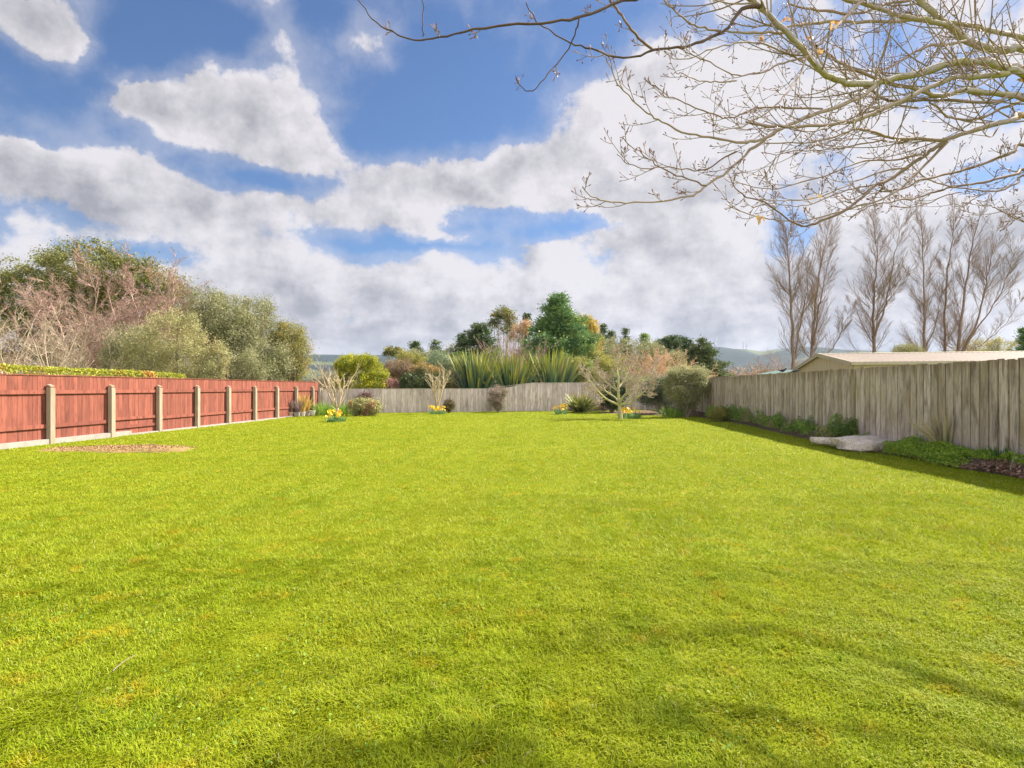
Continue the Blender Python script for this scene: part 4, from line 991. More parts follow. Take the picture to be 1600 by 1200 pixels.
rock('pointed_rock', 'pale tapering stone sticking out at the left end of the large flat rock', (8.13, 15.0, .12), np.array([.36, .15, .10]), 8, M_rock, rot=-.9, flat=.6)
rock('small_stone', 'small pale stone between the green shrub and the large flat rock', PX(1350, 684, 15.3), np.array([.17, .12, .10]), 9, M_rock, flat=.7)
rock('thin_slab', 'thin pale and rusty stone slab leaning behind the large flat rock', PX(1388, 682, 14.85), np.array([.38, .10, .07]), 10, M_rock, rot=.05, flat=.5)
rock('rusty_slab', 'dark brown flat stone wedged behind the top of the large flat rock', PX(1373, 686, 14.8), np.array([.42, .12, .035]), 11, M_slate, rot=.08, flat=.5)
rock('corner_stone', 'small angular pale stone at the right end of the large flat rock', PX(1434, 686, 13.2), np.array([.17, .12, .10]), 12, M_rock, rot=-.5, flat=.6)

# striped flax and weeds in the right border
strap_plant('striped_flax', 'small cream striped flax in the border right of the pale rock', GX(1478, 11.9, .2), 38, .95, .045, 160, M_flax2, spread=.62, arch=.55, rbase=.12)
def weeds():
    rg = np.random.default_rng(170); g = Geo()
    # low bright weeds between rock and bark
    def patch(px0, px1, Y0, Y1, c0, c1, n, L, W, h, mat_r=(0, 1)):
        Yw = rg.uniform(Y0, Y1, n); C = rg.uniform(c0, c1, n); hh = h*(.3+.9*vnoise(Yw, C, 3, 7))*rg.random(n)
        zb = np.clip((C-7.6)/.7, 0, 1)*.22
        P = np.stack([DIRX*Yw+C, Yw, zb+hh], -1); V, Q = leaf_quads(rg, P, L, W, up=.4)
        g.add(V, Q, r=np.repeat(rg.uniform(*mat_r, n), 4))
    patch(0, 0, 9.7, 11.2, 7.98, 8.22, 3600, .055, .022, .24)
    patch(0, 0, 11.0, 13.2, 7.66, 8.18, 8200, .055, .022, .27)
    patch(0, 0, 10.7, 11.6, 7.60, 7.95, 900, .05, .02, .12)
    o = g.build('low_weeds', F_bright); tag(o, 'bright green low weeds between the pale rock and the bark mulch', 'weeds', kind='stuff')
    g = Geo(); n = 30000; Yw = rg.uniform(14.8, 29, n); dens = vnoise(Yw, Yw*0, .55, 77)*.7+vnoise(Yw, Yw*0, 1.9, 78)*.6
    C = bed_edge(Yw)+.05+rg.random(n)*.7; keep = dens > .38+rg.random(n)*.3; Yw, C, dens = Yw[keep], C[keep], dens[keep]; n = len(Yw)
    hh = np.maximum(.05, (dens-.25)*(.35+.9*vnoise(Yw, C, 6.5, 79)))*rg.random(n)**1.2; zb = np.clip((C-7.6)/.7, 0, 1)*.22
    P = np.stack([DIRX*Yw+C, Yw, zb+hh], -1); V, Q = leaf_quads(rg, P, .085, .03, up=.8); g.add(V, Q, r=np.repeat(rg.random(n), 4))
    tag(g.build('border_weeds', foliage('border_weed_leaves', (.12, .22, .04), (.34, .48, .08), (.50, .38, .20), sc=1.6)), 'mixed green and brown weeds along the foot of the right fence', 'weeds', kind='stuff')
    # bark mulch
    g = Geo(); n = 11000; Yw = rg.uniform(4.5, 12.6, n); C = bed_edge(Yw)-.02+rg.random(n)**1.1*.75
    zb = np.clip((C-7.62)/.65, 0, 1)*.22+.012+.13*np.exp(-((Yw-10.0)/.45)**2-((C-7.95)/.2)**2)*rg.random(n)
    P = np.stack([DIRX*Yw+C, Yw, zb], -1); V, Q = leaf_quads(rg, P, .07, .032, nrm=rg.normal(size=(n, 3))*np.array([1, 1, .25])); g.add(V, Q, r=np.repeat(rg.random(n), 4))
    tag(g.build('bark_mulch', foliage('bark_chips', (.10, .055, .035), (.46, .28, .19), trans=0.001, rough=.9)), 'dark brown bark mulch chips along the near part of the right border', 'mulch', kind='stuff')
weeds()
strap_plant('bulb_leaves', 'clump of upright dark green bulb leaves in the bark mulch by the fence', GX(1563, 10.3, .15), 60, .34, .016, 171, foliage('bulb_leaf', (.05, .14, .03), (.14, .26, .05)), spread=.35, arch=.4, rbase=.12)
strap_plant('bulb_leaves_pale', 'small tuft of yellow green bulb leaves above the bark mulch heap', GX(1545, 10.7, .2), 34, .22, .016, 172, F_strap, spread=.5, arch=.5, rbase=.1)
# a dry seeding stalk arching over the mulch
g = Geo(); P = np.array([smooth_path([PX(1578, 735, 9.6), PX(1584, 712, 9.6), PX(1592, 698, 9.55), PX(1600, 696, 9.5)], 8), smooth_path([PX(1578, 735, 9.6), PX(1585, 716, 9.6), PX(1596, 717, 9.6), PX(1612, 717, 9.6)], 8)])
add_tubes(g, P, np.full((2, 8), .006), 4, rs); tag(g.build('dry_stalk', foliage('pale_stalk', (.30, .36, .20), (.42, .44, .28))), 'pale thin dry stalk bent over the bark mulch', 'stalk')

# ------------------------------------------------------------------ shed beyond the right fence
def shed():
    E1 = np.array([11.87, 20.0, 0]); gd = norm(np.array([1.54, 7.0, 0])); rd = np.array([gd[1], -gd[0], 0])
    W = 7.17; Lh = 12.5; he = 2.40; hr = 2.88
    root = empty('shed', E1+gd*W/2+rd*Lh/2, 'cream metal shed with a low pinkish ribbed roof beyond the right fence', 'shed')
    def ribbed(c1, c2, name):
        t = NT(name); n = t.noise(t.pos(), 3, 5, .6); n2 = t.noise(t.scale(t.pos(), (1, 1, .08)), 20, 3)
        c = t.mix(t.rng(n, .3, .7), c1, c2); c = t.mix(t.rng(n2, .55, .75, 0, .35), c, tuple(v*.6 for v in c1)); return t.bsdf(c, .55, .35)
    mw = ribbed((.36, .32, .19), (.42, .37, .23), 'cream_cladding'); mr = ribbed((.19, .145, .11), (.255, .195, .15), 'pinkish_roofing'); mf = ribbed((.32, .285, .19), (.38, .34, .23), 'cream_trim')
    # walls: ribbed sheets as real folds
    def wall(a, b, ztop, name, fn=None):
        L = np.linalg.norm(b-a); d = (b-a)/L; nrm = np.array([d[1], -d[0], 0]); n = int(L/.0475); V = []
        for k in range(n+1):
            s = k/n*L; o = .012*(1 if (k//2) % 2 else 0); p = a+d*s+nrm*o; zt = ztop(s) if callable(ztop) else ztop
            V += [p, p+UP*zt]
        ii = np.arange(n)*2; g = Geo(); g.add(V, np.stack([ii, ii+2, ii+3, ii+1], -1)); g.build(name, mw, root)
    gab = lambda s: he+(hr-he)*(1-abs(s-W/2)/(W/2))-.03
    A0, A1 = E1, E1+gd*W; B0, B1 = A0+rd*Lh, A1+rd*Lh
    wall(A1, A0, gab, 'gable_wall'); wall(A0, B0, he-.03, 'wall'); wall(B0, B1, gab, 'gable_wall'); wall(B1, A1, he-.03, 'wall')
    # roof sheets with ribs running down the slope
    for side in (0, 1):
        V = []; n = int((Lh+.3)/.09); ov = .12
        for k in range(n+1):
            s = -.15+k/n*(Lh+.3); o = .022 if k % 2 else 0
            e = (A0-gd*ov if side == 0 else A1+gd*ov)+rd*s+UP*(he-(hr-he)/(W/2)*ov+o); r = A0+gd*W/2+rd*s+UP*(hr+o)
            V += [e, r]
        ii = np.arange(n)*2; g = Geo(); g.add(V, np.stack([ii, ii+2, ii+3, ii+1] if side == 0 else [ii, ii+1, ii+3, ii+2], -1)); g.build('roof', mr, root)
    g = Geo(); r0 = A0+gd*W/2-rd*.16+UP*(hr+.024)
    for sg in (-1, 1):
        g.add(boxv(r0, gd*sg*.16-UP*.16*(hr-he)/(W/2), rd*(Lh+.32), UP*.006), BOXQ)
    g.build('ridge_cap', mf, root)
    for nm, a, b in (('barge_board', A0-gd*.14, 1), ('barge_board', A1+gd*.14, -1)):
        g = Geo(); u = gd*b*(W/2+.14)+UP*((hr-he)*(1+.28/W)); g.add(boxv(a-rd*.19+UP*(he-.11-(hr-he)*.28/W), u, rd*.03, UP*.15), BOXQ); g.build(nm, mf, root)
    g = Geo(); g.add(boxv(A0-gd*.26-rd*.16+UP*(he-.11), rd*(Lh+.32), gd*.12, UP*.10), BOXQ); g.build('gutter', mf, root)
    # roller door in the gable facing left, and its dark head
    dr = Geo(); c = A0+gd*(W*.22); dr.add(boxv(c-rd*.07, gd*2.5, rd*.03, UP*2.08), BOXQ, r=.4)
    for k in range(9): dr.add(boxv(c-rd*.078+UP*(.1+k*.22), gd*2.5, rd*.006, UP*.03), BOXQ, r=.1)
    dd = dr.build('roller_door', mf, root)
    g = Geo(); g.add(boxv(c-gd*.06-rd*.06+UP*2.085, gd*2.62, rd*.04, UP*.05), BOXQ); g.build('door_head', plain('dark_trim', (.10, .08, .06), (.14, .11, .08)), root)
    g = Geo(); g.add(boxv(A1+gd*.16-rd*.1+UP*(he-.26), gd*.45, rd*.4, UP*.27), BOXQ); o = g.build('downpipe_box', plain('white_trim', (.66, .68, .72), (.74, .76, .80)), root)
shed()
# low green roofed lean-to left of the shed
def lean_to():
    root = empty('green_shed', GX(1232, 27), 'small low shed with a dark green roof left of the cream shed', 'shed')
    g = Geo(); a = GX(1226, 27.0); g.add(boxv(a, (.75, .1, 0), (-.3, 2, 0), UP*2.12), BOXQ); g.build('wall', plain('green_wall', (.12, .17, .14), (.17, .23, .18)), root)
    g = Geo(); v = boxv(a+[-.12, -.12, 2.125], (1.0, .1, 0), (-.3, 2.3, 0), UP*.05); v[[1, 2, 5, 6]] += UP*.2; g.add(v, BOXQ); g.build('roof', plain('green_roof', (.05, .10, .085), (.08, .14, .11)), root)
lean_to()
def bird():
    root = empty('bird', PX(1223, 583, 25.2), 'black bird with a dark tail perched on the right fence left of the shed', 'bird')
    b = PX(1223, 579, 24.9); g = Geo()
    prof = [(-.20, .006, .0), (-.13, .02, .0), (-.07, .045, -.005), (0, .06, 0), (.06, .05, .02), (.10, .034, .05), (.13, .036, .075), (.155, .026, .085), (.17, .008, .083), (.195, .002, .08)]
    P = np.array([[b[0]+x, b[1], b[2]+z] for x, r, z in prof])[None]; Rr = np.array([[r for x, r, z in prof]]); add_tubes(g, P, Rr, 10, rs)
    m = plain('black_feathers', (.015, .015, .018), (.035, .033, .035)); g.build('body', m, root, smooth=True)
    g = Geo(); add_tubes(g, np.array([smooth_path([b+[.0, s*.02, -.05], b+[.01, s*.02, -.12]], 3) for s in (-1, 1)]), np.full((2, 3), .005), 4, rs); g.build('legs', m, root)
# ------------------------------------------------------------------ poplars and far planting on the right
def poplar(label, Yp, seed, leaders, spread=1.0):
    """leaders: list of pixel paths (px,py) with base radius; branches ascend from each"""
    rg = np.random.default_rng(seed); px0 = leaders[0][0][0][0]; base = GX(px0, Yp)
    root = empty('poplar_tree', base, label, 'tree', 'bare poplars beyond the shed')
    g = Geo(); tw = Geo()
    for pts, r0, lo, n1 in leaders:
        P = np.array([PX(x, y, Yp+(rg.normal()*.3 if i else 0)) for i, (x, y) in enumerate(pts)])
        if pts is leaders[0][0]: P = np.vstack([[P[0][0], Yp, 0], P])
        n = 24; Pp = smooth_path(P, n)+np.vstack([np.zeros(3), rg.normal(size=(n-1, 3))*.05]); Rr = np.linspace(1, .07, n)**1.15*r0*.9
        add_tubes(g, Pp[None], Rr[None], 8, rg)
        H = np.linalg.norm(P[-1]-P[0])
        Pa, Ra = Pp[None], Rr[None]
        t = rg.uniform(lo, .97, n1); s = t*(n-1); i = np.minimum(s.astype(int), n-2); f = (s-i)[:, None]
        pos = Pp[i]*(1-f)+Pp[i+1]*f; tan = norm(Pp[i+1]-Pp[i]); a = rg.uniform(0, 2*PI, n1)
        perp = norm(np.stack([np.cos(a), np.sin(a), 0*a], -1)); an = rg.uniform(.4, .85, n1)
        d = norm(tan*np.cos(an)[:, None]+perp*np.sin(an)[:, None]); L = spread*rg.uniform(2.4, 5.2, n1)*np.clip(1.1-.62*t, .34, 1)*min(1.0, H/14)
        pl = [pos]; N2 = 9
        for q in range(N2-1):
            pos = pos+d*(L/(N2-1))[:, None]; pl.append(pos); d = norm(d+UP*.085+rg.normal(size=d.shape)*.022)
        P1 = np.stack(pl, 1); r1 = np.minimum(.008+L*.0052, Rr[i]*.5); R1 = r1[:, None]*np.linspace(1, .3, N2)
        add_tubes(tw, P1, R1, 5, rg)
        P2, R2 = grow(rg, P1, R1, 13, .10, 1, .48, .12, .50, 6, .40, .025, .6, .0085); add_tubes(tw, P2, R2, 3, rg)
        P3, R3 = grow(rg, P2, R2, 6, .10, 1, .42, .12, .60, 4, .30, .03, .7, .0065); add_tubes(tw, P3, R3, 3, rg)
    g.build('trunk', B_poplar, root, smooth=True); tw.build('branches', B_poplar, root)
poplar('bare poplar with dense ascending branches, leftmost, just above the shed gable', 56, 200, [([(1240, 575), (1238, 520), (1234, 450), (1232, 400), (1228, 350)], .27, .22, 60), ([(1242, 560), (1252, 500), (1262, 440), (1256, 380)], .12, .3, 22)], .95)
poplar('bare poplar close beside the leftmost one with a long low limb to its right', 58, 201, [([(1269, 575), (1270, 520), (1276, 450), (1288, 390), (1298, 335)], .25, .2, 60), ([(1272, 540), (1280, 480), (1290, 430), (1300, 380)], .12, .3, 18), ([(1268, 572), (1300, 545), (1318, 510), (1335, 465)], .10, .25, 20)], .95)
poplar('bare poplar standing alone in the middle of the poplar row', 60, 202, [([(1364, 575), (1365, 520), (1366, 460), (1370, 400), (1362, 330)], .27, .2, 70), ([(1367, 525), (1385, 470), (1398, 400), (1412, 335)], .14, .3, 34), ([(1368, 500), (1395, 460), (1420, 425)], .08, .3, 14)], 1.05)
poplar('bare poplar with a slender crown right of the lone middle poplar', 61, 203, [([(1446, 575), (1445, 520), (1444, 460), (1442, 400), (1440, 315)], .25, .2, 66), ([(1446, 545), (1462, 505), (1470, 460), (1476, 410)], .09, .3, 16)], .95)
poplar('thin bare poplar squeezed between two larger poplars at the right', 62, 204, [([(1475, 575), (1476, 520), (1479, 440), (1488, 370), (1492, 310)], .22, .25, 50)], .8)
poplar('widest bare poplar with several outswept limbs at the right end of the row', 60, 205, [([(1498, 575), (1500, 520), (1508, 450), (1520, 380), (1535, 320)], .27, .2, 56), ([(1500, 560), (1530, 490), (1545, 420), (1560, 350)], .14, .2, 34), ([(1505, 545), (1550, 480), (1575, 430), (1588, 380)], .10, .25, 24), ([(1502, 560), (1545, 530), (1575, 500), (1598, 465)], .07, .25, 14)], 1.0)
leafy('round_bush', 'low rounded olive brown bush showing above the shed roof between poplars', 'bush', [lob(1418, 550, 24, 10, 56)], F_olive, 210, 90, 70, .4, .14, .05, base=GX(1418, 56), barkm=B_brown, r0=.08)
bare('scrub_bush', 'tan bare scrub above the shed roof below the widest poplar', GX(1510, 57), 5.0, 211, B_peach, .07, 14, .8, [(8, .6, .5, 5, .1, .08, .02, 3), (7, .6, .5, 4, -.1, .1, .016, 3)], cat='bush', group='tan bare scrub above the shed roof')
bare('scrub_bush', 'tan bare scrub left of the dark conifer at the right edge', GX(1560, 57), 5.2, 212, B_peach, .07, 14, .8, [(8, .6, .5, 5, .1, .08, .02, 3), (7, .6, .5, 4, -.1, .1, .016, 3)], cat='bush', group='tan bare scrub above the shed roof')
leafy('olive_bush', 'olive green bush tops behind the tan scrub at the right', 'bush', [lob(1530, 545, 30, 14, 62), lob(1565, 540, 20, 12, 62)], F_olive, 213, 120, 70, .4, .14, .05, base=GX(1540, 62), barkm=B_brown, r0=.1)
pine('dark_conifer', 'dark blue green conifer at the right edge above the shed roof', 1598, 513, 24, 60, 214, dens=2.2, mat=F_conifer)
for i, (px, lab) in enumerate([(1140, 'low peach bare scrub right of the small leaning conifer'), (1170, 'low peach bare scrub below the right distant turbine'), (1200, 'low pinkish bare scrub left of the perched bird'), (1225, 'taller grey pink bare scrub at the foot of the leftmost poplar')]):
    bare('scrub_bush', lab, GX(px, 66), (3.6, 4.0, 4.6, 5.6)[i], 215+i, B_peach if i < 2 else B_pink, .05, 14, .9, [(8, .6, .5, 5, .1, .08, .016, 3), (7, .6, .5, 4, -.1, .1, .013, 3)], cat='bush', group='low bare scrub beyond the right fence')
bird()

# ------------------------------------------------------------------ big bare tree whose limbs reach in from the right
def overhead_tree():
    rg = np.random.default_rng(300); tx, ty = 5.4, 3.3
    root = empty('overhanging_tree', (tx, ty, 0), 'large bare mossy limbed tree reaching in over the lawn from the upper right', 'tree')
    # limbs as (px, py) runs read from thick end (right) to tip, with depths and radii (pixels at 1600) at both ends
    TR = [  # A, thick limb sweeping up to the left
        ([(1612, 116), (1580, 110), (1550, 98), (1520, 96), (1480, 100), (1440, 113), (1400, 122), (1365, 130), (1330, 131), (1308, 124), (1288, 116), (1268, 94), (1240, 62), (1210, 32), (1190, 14), (1170, -4), (1140, -30)], 5.0, 4.6, 8, 4.5),
        ([(1186, 10), (1165, 12), (1150, 25), (1140, 40), (1120, 55), (1090, 67), (1060, 75), (1020, 77), (990, 90), (960, 88), (920, 76), (895, 68), (870, 55), (840, 35), (820, 5)], 4.6, 4.0, 4, .9),
        ([(1018, 76), (995, 57), (979, 36), (966, 18), (955, 4), (948, -12)], 4.3, 4.1, 2.6, 2),
        ([(1612, 80), (1580, 78), (1550, 75), (1520, 68), (1495, 50), (1470, 30), (1445, 8), (1425, -12), (1400, -40)], 5.4, 5.6, 7.5, 5),
        ([(1612, 62), (1570, 53), (1530, 43), (1490, 36), (1440, 30), (1400, 33), (1350, 34), (1300, 34), (1265, 36), (1240, 40), (1215, 46)], 5.8, 5.2, 5, 2.2),
        ([(1500, 52), (1478, 38), (1450, 32), (1420, 27), (1395, 21), (1372, 12), (1350, 6), (1325, 0), (1300, -12)], 5.4, 5.3, 5, 3.5),
        ([(1352, -4), (1338, 10), (1318, 30), (1300, 46), (1288, 62), (1276, 72)], 5.2, 4.7, 4, 2),
        ([(1612, 158), (1590, 150), (1556, 147), (1508, 141), (1477, 150), (1445, 143), (1410, 135), (1380, 128), (1345, 112), (1310, 96), (1285, 78), (1265, 66)], 5.5, 5.0, 6, 1.8),
        ([(1612, 122), (1572, 117), (1540, 119), (1492, 120), (1461, 133), (1429, 147), (1390, 166), (1350, 184), (1318, 192), (1288, 196), (1233, 198), (1200, 197), (1165, 190)], 4.9, 4.3, 6, 2),
        ([(1368, 132), (1352, 147), (1330, 158), (1300, 170), (1265, 181), (1225, 199), (1201, 213), (1174, 234), (1149, 257), (1128, 273), (1103, 291), (1088, 303), (1058, 310), (1011, 316), (971, 315), (940, 313), (921, 305), (911, 292)], 4.8, 3.9, 4.5, .9),
        ([(1612, 184), (1585, 187), (1556, 194), (1516, 205), (1485, 216), (1461, 219), (1430, 217), (1400, 217), (1386, 214), (1366, 206), (1345, 202), (1328, 205), (1300, 215), (1257, 223), (1193, 224)], 4.6, 4.2, 5.5, 1.1),
        ([(1478, 219), (1462, 230), (1445, 242), (1413, 265), (1390, 280), (1369, 289), (1357, 300), (1344, 311), (1325, 326), (1304, 337), (1280, 346), (1261, 353), (1247, 351), (1230, 342), (1209, 326), (1193, 315), (1168, 308), (1150, 294), (1140, 275)], 4.6, 3.9, 4.3, .9),
        ([(1480, 221), (1453, 250), (1429, 273), (1410, 292), (1388, 307), (1366, 316), (1352, 319), (1320, 329), (1288, 337), (1257, 345), (1225, 345), (1193, 340), (1162, 332), (1138, 322)], 4.6, 4.1, 2.6, .8),
        ([(1612, 228), (1585, 237), (1572, 242), (1540, 254), (1508, 265), (1469, 275), (1437, 281), (1421, 291), (1397, 297), (1370, 300)], 5.0, 4.5, 3.6, 1.0),
        ([(1612, 265), (1590, 272), (1560, 279), (1530, 286), (1500, 290), (1480, 294), (1461, 300), (1429, 310), (1410, 311), (1390, 316), (1366, 319), (1345, 330), (1325, 345)], 5.2, 4.7, 3, .9),
        ([(1612, 275), (1590, 286), (1565, 297), (1545, 299), (1515, 295), (1489, 292), (1461, 284), (1445, 277), (1425, 258), (1413, 243)], 5.4, 5.0, 2.2, .8),
        ([(1620, 352), (1600, 345), (1585, 340), (1566, 331), (1556, 326), (1546, 319)], 4.3, 4.2, 1.5, .7),
        ([(1612, 157), (1556, 160), (1492, 158), (1440, 157), (1400, 158), (1380, 154), (1363, 142), (1348, 133)], 5.0, 4.9, 3.4, 2),
        ([(1262, 86), (1254, 108), (1245, 126), (1230, 145), (1210, 167), (1174, 190), (1150, 200), (1120, 205)], 4.5, 4.0, 2, 1),
        ([(1225, 51), (1200, 51), (1182, 50), (1150, 51), (1128, 49), (1106, 46), (1082, 38), (1062, 24), (1045, 8), (1030, -10)], 4.7, 4.3, 2.8, 1.2),
        ([(1180, -30), (1100, -30), (1040, -14), (1000, -4), (970, 2), (940, 14), (903, 28), (867, 35), (807, 38), (757, 45), (707, 53), (673, 60), (640, 60), (607, 47), (583, 30), (566, 8), (556, -8)], 4.3, 3.4, 4.2, .8),
        ([(905, 28), (899, 50), (890, 72), (870, 100), (850, 124), (830, 143), (814, 135), (805, 118)], 3.9, 3.7, 1.6, .7),
        ([(662, 57), (660, 40), (661, 20), (660, -8)], 3.5, 3.45, 1.0, .8),
        ([(1103, 291), (1084, 282), (1060, 275), (1031, 261), (1011, 246), (987, 229), (968, 212)], 4.05, 3.8, 1.7, .7),
        ([(1150, 236), (1130, 248), (1098, 265), (1066, 264), (1035, 261), (1000, 262), (982, 256), (965, 243)], 4.4, 4.0, 1.6, .7),
        ([(1218, 201), (1200, 213), (1178, 220), (1154, 222), (1122, 216), (1090, 212), (1058, 202), (1035, 190), (1017, 180), (1000, 167), (979, 144), (963, 127), (951, 98), (943, 86), (933, 74)], 4.4, 3.8, 3, .7),
        ([(1285, 170), (1229, 168), (1190, 168), (1174, 171), (1150, 182), (1130, 184), (1106, 174), (1082, 166), (1060, 156), (1042, 149), (1024, 136), (1012, 122)], 4.6, 4.1, 2, .8),
        ([(1264, 88), (1240, 94), (1221, 99), (1197, 111), (1172, 116), (1150, 118), (1115, 100), (1090, 90), (1074, 82), (1068, 74)], 4.6, 4.2, 2, .8),
        ([(1150, 126), (1120, 128), (1100, 127), (1082, 122), (1065, 113), (1058, 116)], 4.3, 4.1, 1.4, .7),
        ([(1255, 96), (1225, 82), (1195, 70), (1170, 66), (1140, 70), (1110, 78), (1080, 90), (1055, 92), (1036, 80)], 4.8, 4.4, 2, .7),
        ([(1435, 168), (1400, 165), (1370, 170), (1330, 185), (1290, 200), (1262, 206), (1230, 200), (1195, 190)], 5.1, 4.8, 1.7, .8),
        ([(1452, 160), (1470, 172), (1482, 184), (1512, 187), (1540, 182), (1570, 168), (1612, 152)], 5.2, 5.3, 1.5, 2.5),
        ([(1510, 64), (1480, 70), (1450, 72), (1425, 84), (1405, 98), (1380, 108), (1350, 112), (1320, 108)], 5.4, 5.1, 3, 1.5),
        ([(1230, 5), (1262, 14), (1300, 18), (1340, 22), (1380, 8), (1420, 0)], 5.5, 5.6, 2, 2.5),
        ([(1500, 300), (1475, 306), (1450, 318), (1420, 324), (1390, 322)], 5.2, 5.0, 1.2, .7),
        ([(1540, 300), (1520, 312), (1505, 322), (1490, 318)], 5.3, 5.2, 1.0, .6),
        ([(1365, 289), (1330, 296), (1300, 306), (1270, 318), (1240, 322), (1205, 318), (1175, 325)], 4.5, 4.1, 1.5, .7),
        ([(1382, 218), (1350, 225), (1310, 232), (1270, 235), (1240, 236), (1215, 242), (1190, 238)], 4.5, 4.2, 1.5, .7),
        ([(1440, 240), (1400, 250), (1350, 252), (1320, 262), (1290, 275), (1250, 285), (1215, 295), (1180, 292), (1150, 285)], 4.7, 4.3, 2, .7),
        ([(1420, 262), (1380, 268), (1340, 282), (1310, 296), (1270, 310), (1225, 314), (1190, 312)], 4.5, 4.2, 1.8, .7),
    ]
    hub = np.array([tx-.15, ty, 2.6]); limbs = []
    FAM = [.60, .60, .60, .70, .70, .70, .70, .66, .60, .60, .88, .88, .88, .9, 1.05, 1.0, .95, .72]+[.60]*12+[.60, .7, .7, .7, 1.05, 1.0, .88, .88, .88, .88]
    for li, (pts, d0, d1, r0, r1) in enumerate(TR):
        k = len(pts); f = np.linspace(0, 1, k); dep = (d0+(d1-d0)*f+.05*np.sin(f*9+r0*3))*FAM[li]; r0, r1 = r0*.80, r1*.84; sparse = pts[-1][0] < 900
        P = np.array([PX(x, y, z) for (x, y), z in zip(pts, dep)])
        rad = (r0+(r1-r0)*f**.8)/F*dep
        if pts[0][0] >= 1610:       # joins the trunk outside the frame
            zt = max(2.2, P[0][2]-.9); a = np.array([tx-.1, ty, zt]); m = a*.45+P[0]*.55+[0, 0, -.12]
            P = np.vstack([a, m, P]); rad = np.concatenate([[rad[0]*1.5, rad[0]*1.2], rad])
        n = max(12, int(len(P)*3.0)); Pp = smooth_path(P, n); Rr = np.interp(np.linspace(0, 1, n), np.linspace(0, 1, len(rad)), rad)
        Pp = Pp+rg.normal(size=Pp.shape)*.0025
        Rr = Rr*(1+.07*rg.normal(size=n)); limbs.append((Pp, Rr, sparse, FAM[li]))
        g = Geo(); add_tubes(g, Pp[None], Rr[None], 12, rg, t=.12 if sparse else np.repeat(np.clip((Rr/FAM[li]-.007)/.022, .18, 1), 12)); g.build('limb', M_darklimb if sparse else M_limb, root, smooth=True)
    # trunk with root flare, its fork and the unseen upper leaders
    g = Geo(); T0 = smooth_path([(tx+.05, ty, -.1), (tx, ty, .8), (tx-.08, ty, 1.8), (tx, ty+.05, 2.8), (tx+.1, ty, 4.2), (tx, ty, 6.5), (tx-.2, ty+.2, 9)], 28)
    add_tubes(g, T0[None], np.interp(np.linspace(0, 1, 28), [0, .08, .3, .5, 1], [.30, .21, .18, .13, .03])[None], 16, rg, t=1.0)
    g.build('trunk', M_limb, root, smooth=True)
    a = np.arange(9)/9*2*PI; d = np.stack([np.cos(a)*.8, np.sin(a)*.8, .5+0*a], -1)
    P = [np.array([tx, ty, 3.1])+np.stack([0*a, 0*a, np.linspace(0, 3, 9)], -1)]
    for q in range(9): P.append(P[-1]+norm(d)*.36); d = norm(d+UP*.03+rg.normal(size=d.shape)*.08)
    P = np.stack(P, 1); keep = P[:, -1, 0] > tx-.2; P = P[keep]; Rr = np.linspace(.07, .012, 10)[None]*np.ones((len(P), 1))
    g = Geo(); add_tubes(g, P, Rr, 8, rg, t=1.0); P2, R2 = grow(rg, P, Rr, 7, .2, 1, .7, .2, .4, 7, .5, .08, .5, .004); add_tubes(g, P2, R2, 4, rg, t=.4); g.build('upper_limbs', M_limb, root, smooth=True)
    # twigs along every traced limb: they leave sideways, then sweep outwards and up
    tw = Geo(); bud = Geo()
    def lev(P, Rr, k, **kw): return grow(rg, P, Rr, k, **kw)
    allP3 = []
    for Pp, Rr, sparse, q in limbs:
        n = len(Pp); L = np.linalg.norm(np.diff(Pp, axis=0), axis=1).sum(); thick = Rr.mean()
        k = int(L*(6.0 if thick > .012*q else 4.5)/q)+2
        P, Rq = Pp[None], Rr[None]
        k = int(L*4) if sparse else k
        al = q*(rg.uniform(.03, .09, k) if sparse else rg.uniform(.22, .85, k) if thick > .012*q else rg.uniform(.10, .34, k))
        lo = .12 if thick > .012 else .05
        P1, R1 = lev(P, Rq, k, t0=lo, t1=.99, ang=.75, angj=.22, Lr=1, N2=10, trop=.75, wob=.035, rratio=.35, rmin=.0031*q, absL=al, side=(1, 1, 1), taper=.45)
        R1 = np.minimum(R1, 0.0072*q*np.linspace(1, .42, 10)[None])
        t1_ = np.where(al > .4, 1, 0)
        add_tubes(tw, P1, R1, 5, rg, t=.35)
        P2, R2 = lev(P1, R1, 2, t0=.25, t1=.92, ang=.75, angj=.2, Lr=.42, N2=6, trop=.5, wob=.05, rratio=.7, rmin=.0025*q, taper=.6)
        add_tubes(tw, P2, R2, 4, rg, t=.1)
        P3, R3 = lev(P1, R1, 3, t0=.2, t1=.97, ang=.95, angj=.2, Lr=1, N2=4, trop=.3, wob=.05, rratio=.7, rmin=.0022*q, absL=q*rg.uniform(.018, .05, k*3), taper=.8)
        P4, R4 = lev(P2, R2, 1, t0=.4, t1=.97, ang=.9, angj=.2, Lr=1, N2=4, trop=.3, wob=.05, rratio=.7, rmin=.0020*q, absL=q*rg.uniform(.015, .04, k*2), taper=.8)
        for Pq, Rq_ in ((P3, R3), (P4, R4)): add_tubes(tw, Pq, Rq_, 3, rg, t=.1)
        # swollen buds at every tip
        tips = np.concatenate([P1[:, -2:], P2[:, -2:], P3[:, -2:], P4[:, -2:]]); d = norm(tips[:, 1]-tips[:, 0]); e = tips[:, 1]
        B = np.stack([e-d*.004*q, e+d*.005*q, e+d*.012*q, e+d*.018*q], 1); RB = np.tile(q*np.array([.0020, .0036, .0030, .0006]), (len(B), 1))
        add_tubes(bud, B, RB*rg.uniform(.8, 1.25, (len(B), 1)), 4, rg, t=0)
